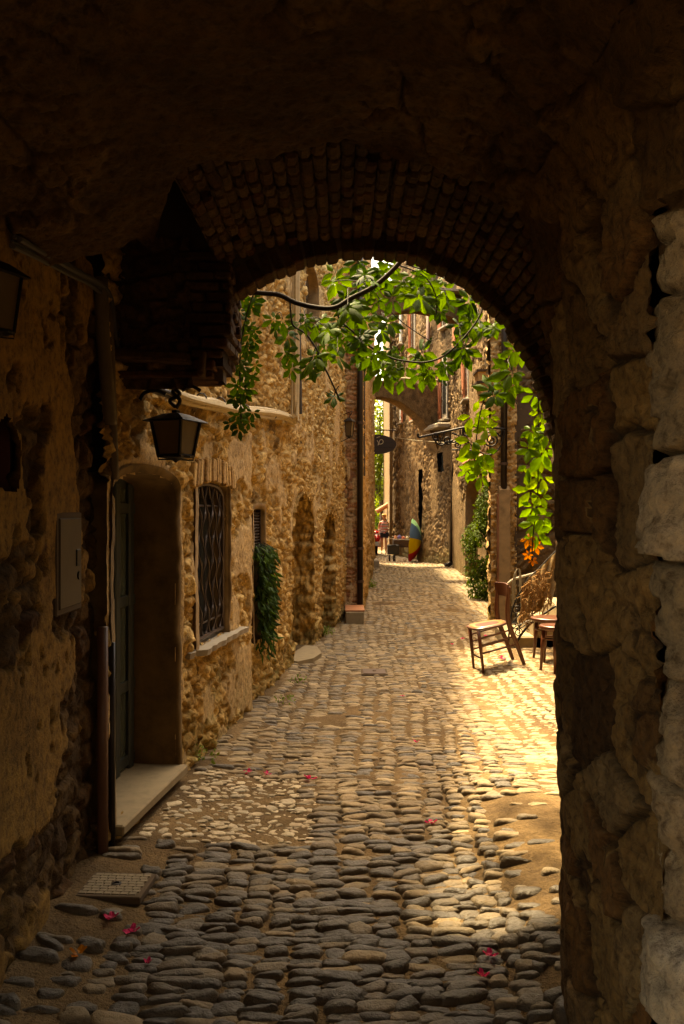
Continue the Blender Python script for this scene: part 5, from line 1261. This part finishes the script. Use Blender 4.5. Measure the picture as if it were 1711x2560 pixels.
sc_ = thing('motor_scooter', 'red scooter with white number plate half hidden behind the far left corner', 'scooter', (1.42, 36.3, -.17)); zs = -.165
Mr = Matrix.Rotation(R(90), 3, 'Y')
q = MB(); q.lathe([(.10, -.05), (.22, -.045), (.25, 0), (.22, .045), (.10, .05)], (1.42, 36.3, zs + .25), 22, M=Mr); wq = q.build('wheel', M['iron'], sc_, True)
q = MB(); q.lathe([(.03, -.055), (.11, -.052), (.11, .052), (.03, .055)], (1.42, 36.3, zs + .25), 14, M=Mr); q.build('rim', M['slate'], wq)
q = MB(); q.lathe([(.10, -.05), (.22, -.045), (.25, 0), (.22, .045), (.10, .05)], (1.42, 37.5, zs + .25), 22, M=Mr); q.build('wheel', M['iron'], sc_, True)
RED = plain('scooter_paint', (.5, .015, .02), .25, 0, 10, .1, 0, .6)
q = MB(); pts = smooth_path([(1.42, 36.1, zs + .60), (1.42, 36.35, zs + .68), (1.42, 36.7, zs + .62), (1.42, 36.95, zs + .38), (1.42, 37.25, zs + .40), (1.42, 37.42, zs + .75), (1.42, 37.38, zs + .95)]); nn = len(pts); q.tube(pts, [.10 + .08 * math.sin(min(1, i / 14) * 3.14 * .8) for i in range(nn)], 12); q.build('body', RED, sc_, True)
q = MB(); q.box((1.42, 36.55, zs + .80), (.24, .55, .10), None, .04); q.build('saddle', M['iron'], sc_)
q = MB(); q.box((1.42, 36.02, zs + .46), (.2, .02, .17), None, .005); q.build('number_plate', plain('plate_white', (.7, .68, .62), .6, 0, 20, .1, 0), sc_)
q = MB(); q.tube(smooth_path([(1.12, 37.25, zs + 1.02), (1.25, 37.36, zs + 1.0), (1.42, 37.4, zs + .96), (1.59, 37.36, zs + 1.0), (1.72, 37.25, zs + 1.02)]), .018, 7); q.build('handlebar', M['iron'], sc_)
pr = thing('tiled_porch', 'small terracotta tiled porch roof above the walking woman', 'porch roof', (1.85, 39.5, 1.8))
q = MB()
for k in range(5): q.tube([(1.55 + .0 * k, 39.0 + k * .22, 1.62), (2.10, 39.0 + k * .22, 1.95)], .10, 8, r=random.random())
q.build('tile', M['tile'], pr)
q = MB(); q.tube([(1.72, 39.2, 1.62), (2.05, 39.2, 1.1)], .04, 6); q.build('strut', M['darkwood'], pr)

# ================================================================== the walking woman
def person():
    ox, oy = 1.80, 37.6; oz = z_(ox, oy) + .02
    t = thing('person', 'woman with short blonde hair in a striped tank top and denim shorts walking towards us', 'person', (ox, oy, oz))
    J = {'pel': (0, 0, .88, .125, .10), 'wai': (0, 0, 1.03, .115, .085), 'che': (0, .01, 1.2, .135, .095), 'sho': (0, .01, 1.33, .10, .075), 'nek': (0, -.005, 1.41, .047, .047), 'chin': (0, -.03, 1.47, .06, .062), 'head': (0, -.02, 1.545, .075, .085), 'top': (0, -.01, 1.62, .05, .055),
         'hiL': (-.085, 0, .80, .085, .085), 'knL': (-.10, -.07, .46, .052, .055), 'anL': (-.10, .06, .09, .034, .036), 'toL': (-.11, -.07, .03, .034, .024),
         'hiR': (.085, 0, .80, .085, .085), 'knR': (.075, -.12, .47, .052, .055), 'anR': (.07, -.15, .08, .034, .036), 'toR': (.075, -.29, .03, .034, .024),
         'shL': (-.165, .01, 1.31, .052, .052), 'elL': (-.225, .07, 1.06, .038, .038), 'wrL': (-.215, -.06, .86, .026, .026), 'haL': (-.205, -.09, .79, .032, .016),
         'shR': (.165, .01, 1.31, .052, .052), 'elR': (.225, .05, 1.07, .038, .038), 'wrR': (.15, -.10, .95, .026, .026), 'haR': (.10, -.14, .93, .03, .02)}
    E = [('pel', 'wai'), ('wai', 'che'), ('che', 'sho'), ('sho', 'nek'), ('nek', 'chin'), ('chin', 'head'), ('head', 'top'), ('pel', 'hiL'), ('hiL', 'knL'), ('knL', 'anL'), ('anL', 'toL'), ('pel', 'hiR'), ('hiR', 'knR'), ('knR', 'anR'), ('anR', 'toR'), ('sho', 'shL'), ('shL', 'elL'), ('elL', 'wrL'), ('wrL', 'haL'), ('sho', 'shR'), ('shR', 'elR'), ('elR', 'wrR'), ('wrR', 'haR')]
    for S_, hx, hy, hz in (('L', -.205, -.09, .79), ('R', .10, -.14, .93)):
        for k in range(5):
            f = (k - 2) * .012; nm = 'f%d%s' % (k, S_)
            if S_ == 'L': J[nm] = (hx + (.03 if k == 0 else 0) , hy + f - (.02 if k == 0 else 0), hz - (.05 if k == 0 else .085 - abs(k - 2.5) * .008), .008, .008)
            else: J[nm] = (hx - .075 + abs(k - 2) * .006, hy - .01, hz + f, .008, .008)
            E.append(('ha' + S_, nm))
    nm = list(J); me = bpy.data.meshes.new('body'); me.from_pydata([J[k][:3] for k in nm], [(nm.index(a), nm.index(b)) for a, b in E], [])
    o = bpy.data.objects.new('body', me); COL.objects.link(o); o.parent = t
    md = o.modifiers.new('skin', 'SKIN'); 
    if not me.skin_vertices: me.attributes
    for i, k in enumerate(nm):
        sv = me.skin_vertices[0].data[i]; sv.radius = J[k][3:5]; sv.use_root = (k == 'pel')
    ss = o.modifiers.new('sub', 'SUBSURF'); ss.levels = 2; ss.render_levels = 2
    me.materials.append(plain('skin', (.50, .24, .13), .55, 0, 20, .15, 0))
    W = lambda x, y, z: Vector((ox + x, oy + y, oz + z))
    def shell(name, rings, mat, seg=20):
        q = MB(); vs = [W(cx + rx * math.cos(2 * math.pi * k / seg), cy + ry * math.sin(2 * math.pi * k / seg), z) for (cx, cy, z, rx, ry) in rings for k in range(seg)]
        q.add(vs, [(i * seg + k, i * seg + (k + 1) % seg, (i + 1) * seg + (k + 1) % seg, (i + 1) * seg + k) for i in range(len(rings) - 1) for k in range(seg)]); return q.build(name, mat, t, True)
    tt_ = NT('striped_jersey', .9); sx_ = tt_.n.new('ShaderNodeSeparateXYZ'); tt_.l.new(tt_.co(), sx_.inputs[0]); fr_ = tt_.math('FRACT', tt_.math('MULTIPLY', sx_.outputs[2], 7.2))
    rp_ = tt_.n.new('ShaderNodeValToRGB'); rp_.color_ramp.interpolation = 'CONSTANT'; e_ = rp_.color_ramp.elements
    for p_, c_ in ((0, (.55, .06, .07)), (.3, (.75, .7, .66)), (.5, (.05, .05, .12)), (.72, (.75, .7, .66))):
        if p_ == 0: el = e_[0]
        elif p_ == .3: el = e_[1]; el.position = .3
        else: el = e_.new(p_)
        el.color = (*c_, 1)
    tt_.l.new(fr_, rp_.inputs[0]); tt_.base(rp_.outputs[0])
    shell('tank_top', [(0, 0, .84, .170, .135), (0, 0, .93, .168, .132), (0, .0, 1.03, .150, .118), (0, .005, 1.14, .160, .13), (0, 0, 1.22, .165, .14), (0, .01, 1.30, .15, .11), (0, .01, 1.37, .115, .08)], tt_.m)
    den = plain('denim', (.018, .025, .04), .85, 0, 40, .4, .1)
    q = MB()
    for sgn, kx, ky in ((-1, -.095, -.03), (1, .085, -.05)):
        rg = [(0 + sgn * .055, 0, .89, .115, .135), (sgn * .08, 0, .80, .112, .125), (kx, ky, .66, .098, .105)]; seg = 16
        vs = [W(cx + rx * math.cos(2 * math.pi * k / seg), cy + ry * math.sin(2 * math.pi * k / seg), z) for (cx, cy, z, rx, ry) in rg for k in range(seg)]
        q.add(vs, [(i * seg + k, i * seg + (k + 1) % seg, (i + 1) * seg + (k + 1) % seg, (i + 1) * seg + k) for i in range(2) for k in range(seg)])
    q.build('shorts', den, t, True)
    q = MB(); vs = []; seg = 20; rings = []
    for i in range(9):
        f = i / 8; th = f * 1.75; rings.append((.098 * math.sin(th) + .001, .112 * math.cos(th)))
    for (r, z) in rings:
        for k in range(seg):
            a = 2 * math.pi * k / seg; x, y = r * math.cos(a), r * math.sin(a) * 1.05
            zz = z + (.075 if (y < -.03 and z < .06) else 0); vs.append(W(x, y + .005, 1.545 + zz))
    q.add(vs, [(i * seg + k, i * seg + (k + 1) % seg, (i + 1) * seg + (k + 1) % seg, (i + 1) * seg + k) for i in range(8) for k in range(seg)]); q.build('hair', plain('blonde_hair', (.55, .36, .12), .6, 0, 60, .4, .2), t, True)
    q = MB(); q.lathe([(.012, -.012), (.016, 0), (.006, .03)], W(0, -.115, 1.535), 8)
    for x in (-.032, .032): q.lathe([(.002, -.007), (.011, 0), (.002, .007)], W(x, -.098, 1.565), 8)
    q.build('face', plain('face_features', (.22, .09, .06), .5, 0, 20, .1, 0), t)
    q = MB()
    for x, y in ((-.11, -.02), (.075, -.235)): q.box(W(x, y, .004), (.085, .24, .024), None, .01)
    q.build('sandals', M['seat'], t)
    q = MB(); q.box(W(.235, -.02, .82), (.10, .26, .24), None, .03); q.tube(smooth_path([W(.235, -.10, .93), W(.20, -.10, 1.15), W(.135, -.02, 1.385), W(.19, .10, 1.15), W(.235, .08, .93)]), .012, 6); bg = q.solo('shoulder_bag', plain('bag_leather', (.004, .004, .005), .5, 0, 20, .2, 0), tuple(W(.235, 0, .7))); tag(bg, 'black shoulder bag hanging at the right hip of the walking woman', 'bag')
person()
# ================================================================== camera, light
cam = bpy.data.cameras.new('camera'); co = bpy.data.objects.new('camera', cam); COL.objects.link(co)
co.location = (0, 0, EYE); co.rotation_euler = (R(90), 0, 0)
cam.sensor_fit = 'VERTICAL'; cam.sensor_height = 36; cam.sensor_width = 36; cam.lens = 36 * F / 2560
cam.clip_start = .05; cam.clip_end = 500
scene.camera = co
SUN_AZ, SUN_EL = R(28), R(65)          # left of the street's axis, height above the horizon
d = Vector((-math.sin(SUN_AZ) * math.cos(SUN_EL), math.cos(SUN_AZ) * math.cos(SUN_EL), math.sin(SUN_EL)))
sl = bpy.data.lights.new('sun', 'SUN'); sl.energy = 2.8; sl.angle = R(2.5); sl.color = (1., .90, .74)
so = bpy.data.objects.new('sun', sl); COL.objects.link(so); so.rotation_euler = (-d).to_track_quat('-Z', 'Y').to_euler(); so.location = (-6, 12, 20)
w = bpy.data.worlds.new('World'); scene.world = w; w.use_nodes = True
sk = w.node_tree.nodes.new('ShaderNodeTexSky'); sk.sky_type = 'NISHITA'; sk.sun_disc = False
sk.sun_elevation = SUN_EL; sk.sun_rotation = -SUN_AZ; sk.dust_density = 6; sk.ozone_density = .6; sk.air_density = 1.0
w.node_tree.links.new(sk.outputs[0], w.node_tree.nodes['Background'].inputs[0])
w.node_tree.nodes['Background'].inputs[1].default_value = .15
vs = scene.view_settings; vs.view_transform = 'Standard'; vs.look = 'None'; vs.gamma = 1; vs.exposure = 2.85
try:
    vs.use_white_balance = True; vs.white_balance_temperature = 11200; vs.white_balance_tint = 6
except Exception: pass
cy = scene.cycles; cy.max_bounces = 12; cy.diffuse_bounces = 8; cy.glossy_bounces = 4; cy.transmission_bounces = 6; cy.sample_clamp_indirect = 6; cy.use_denoising = True
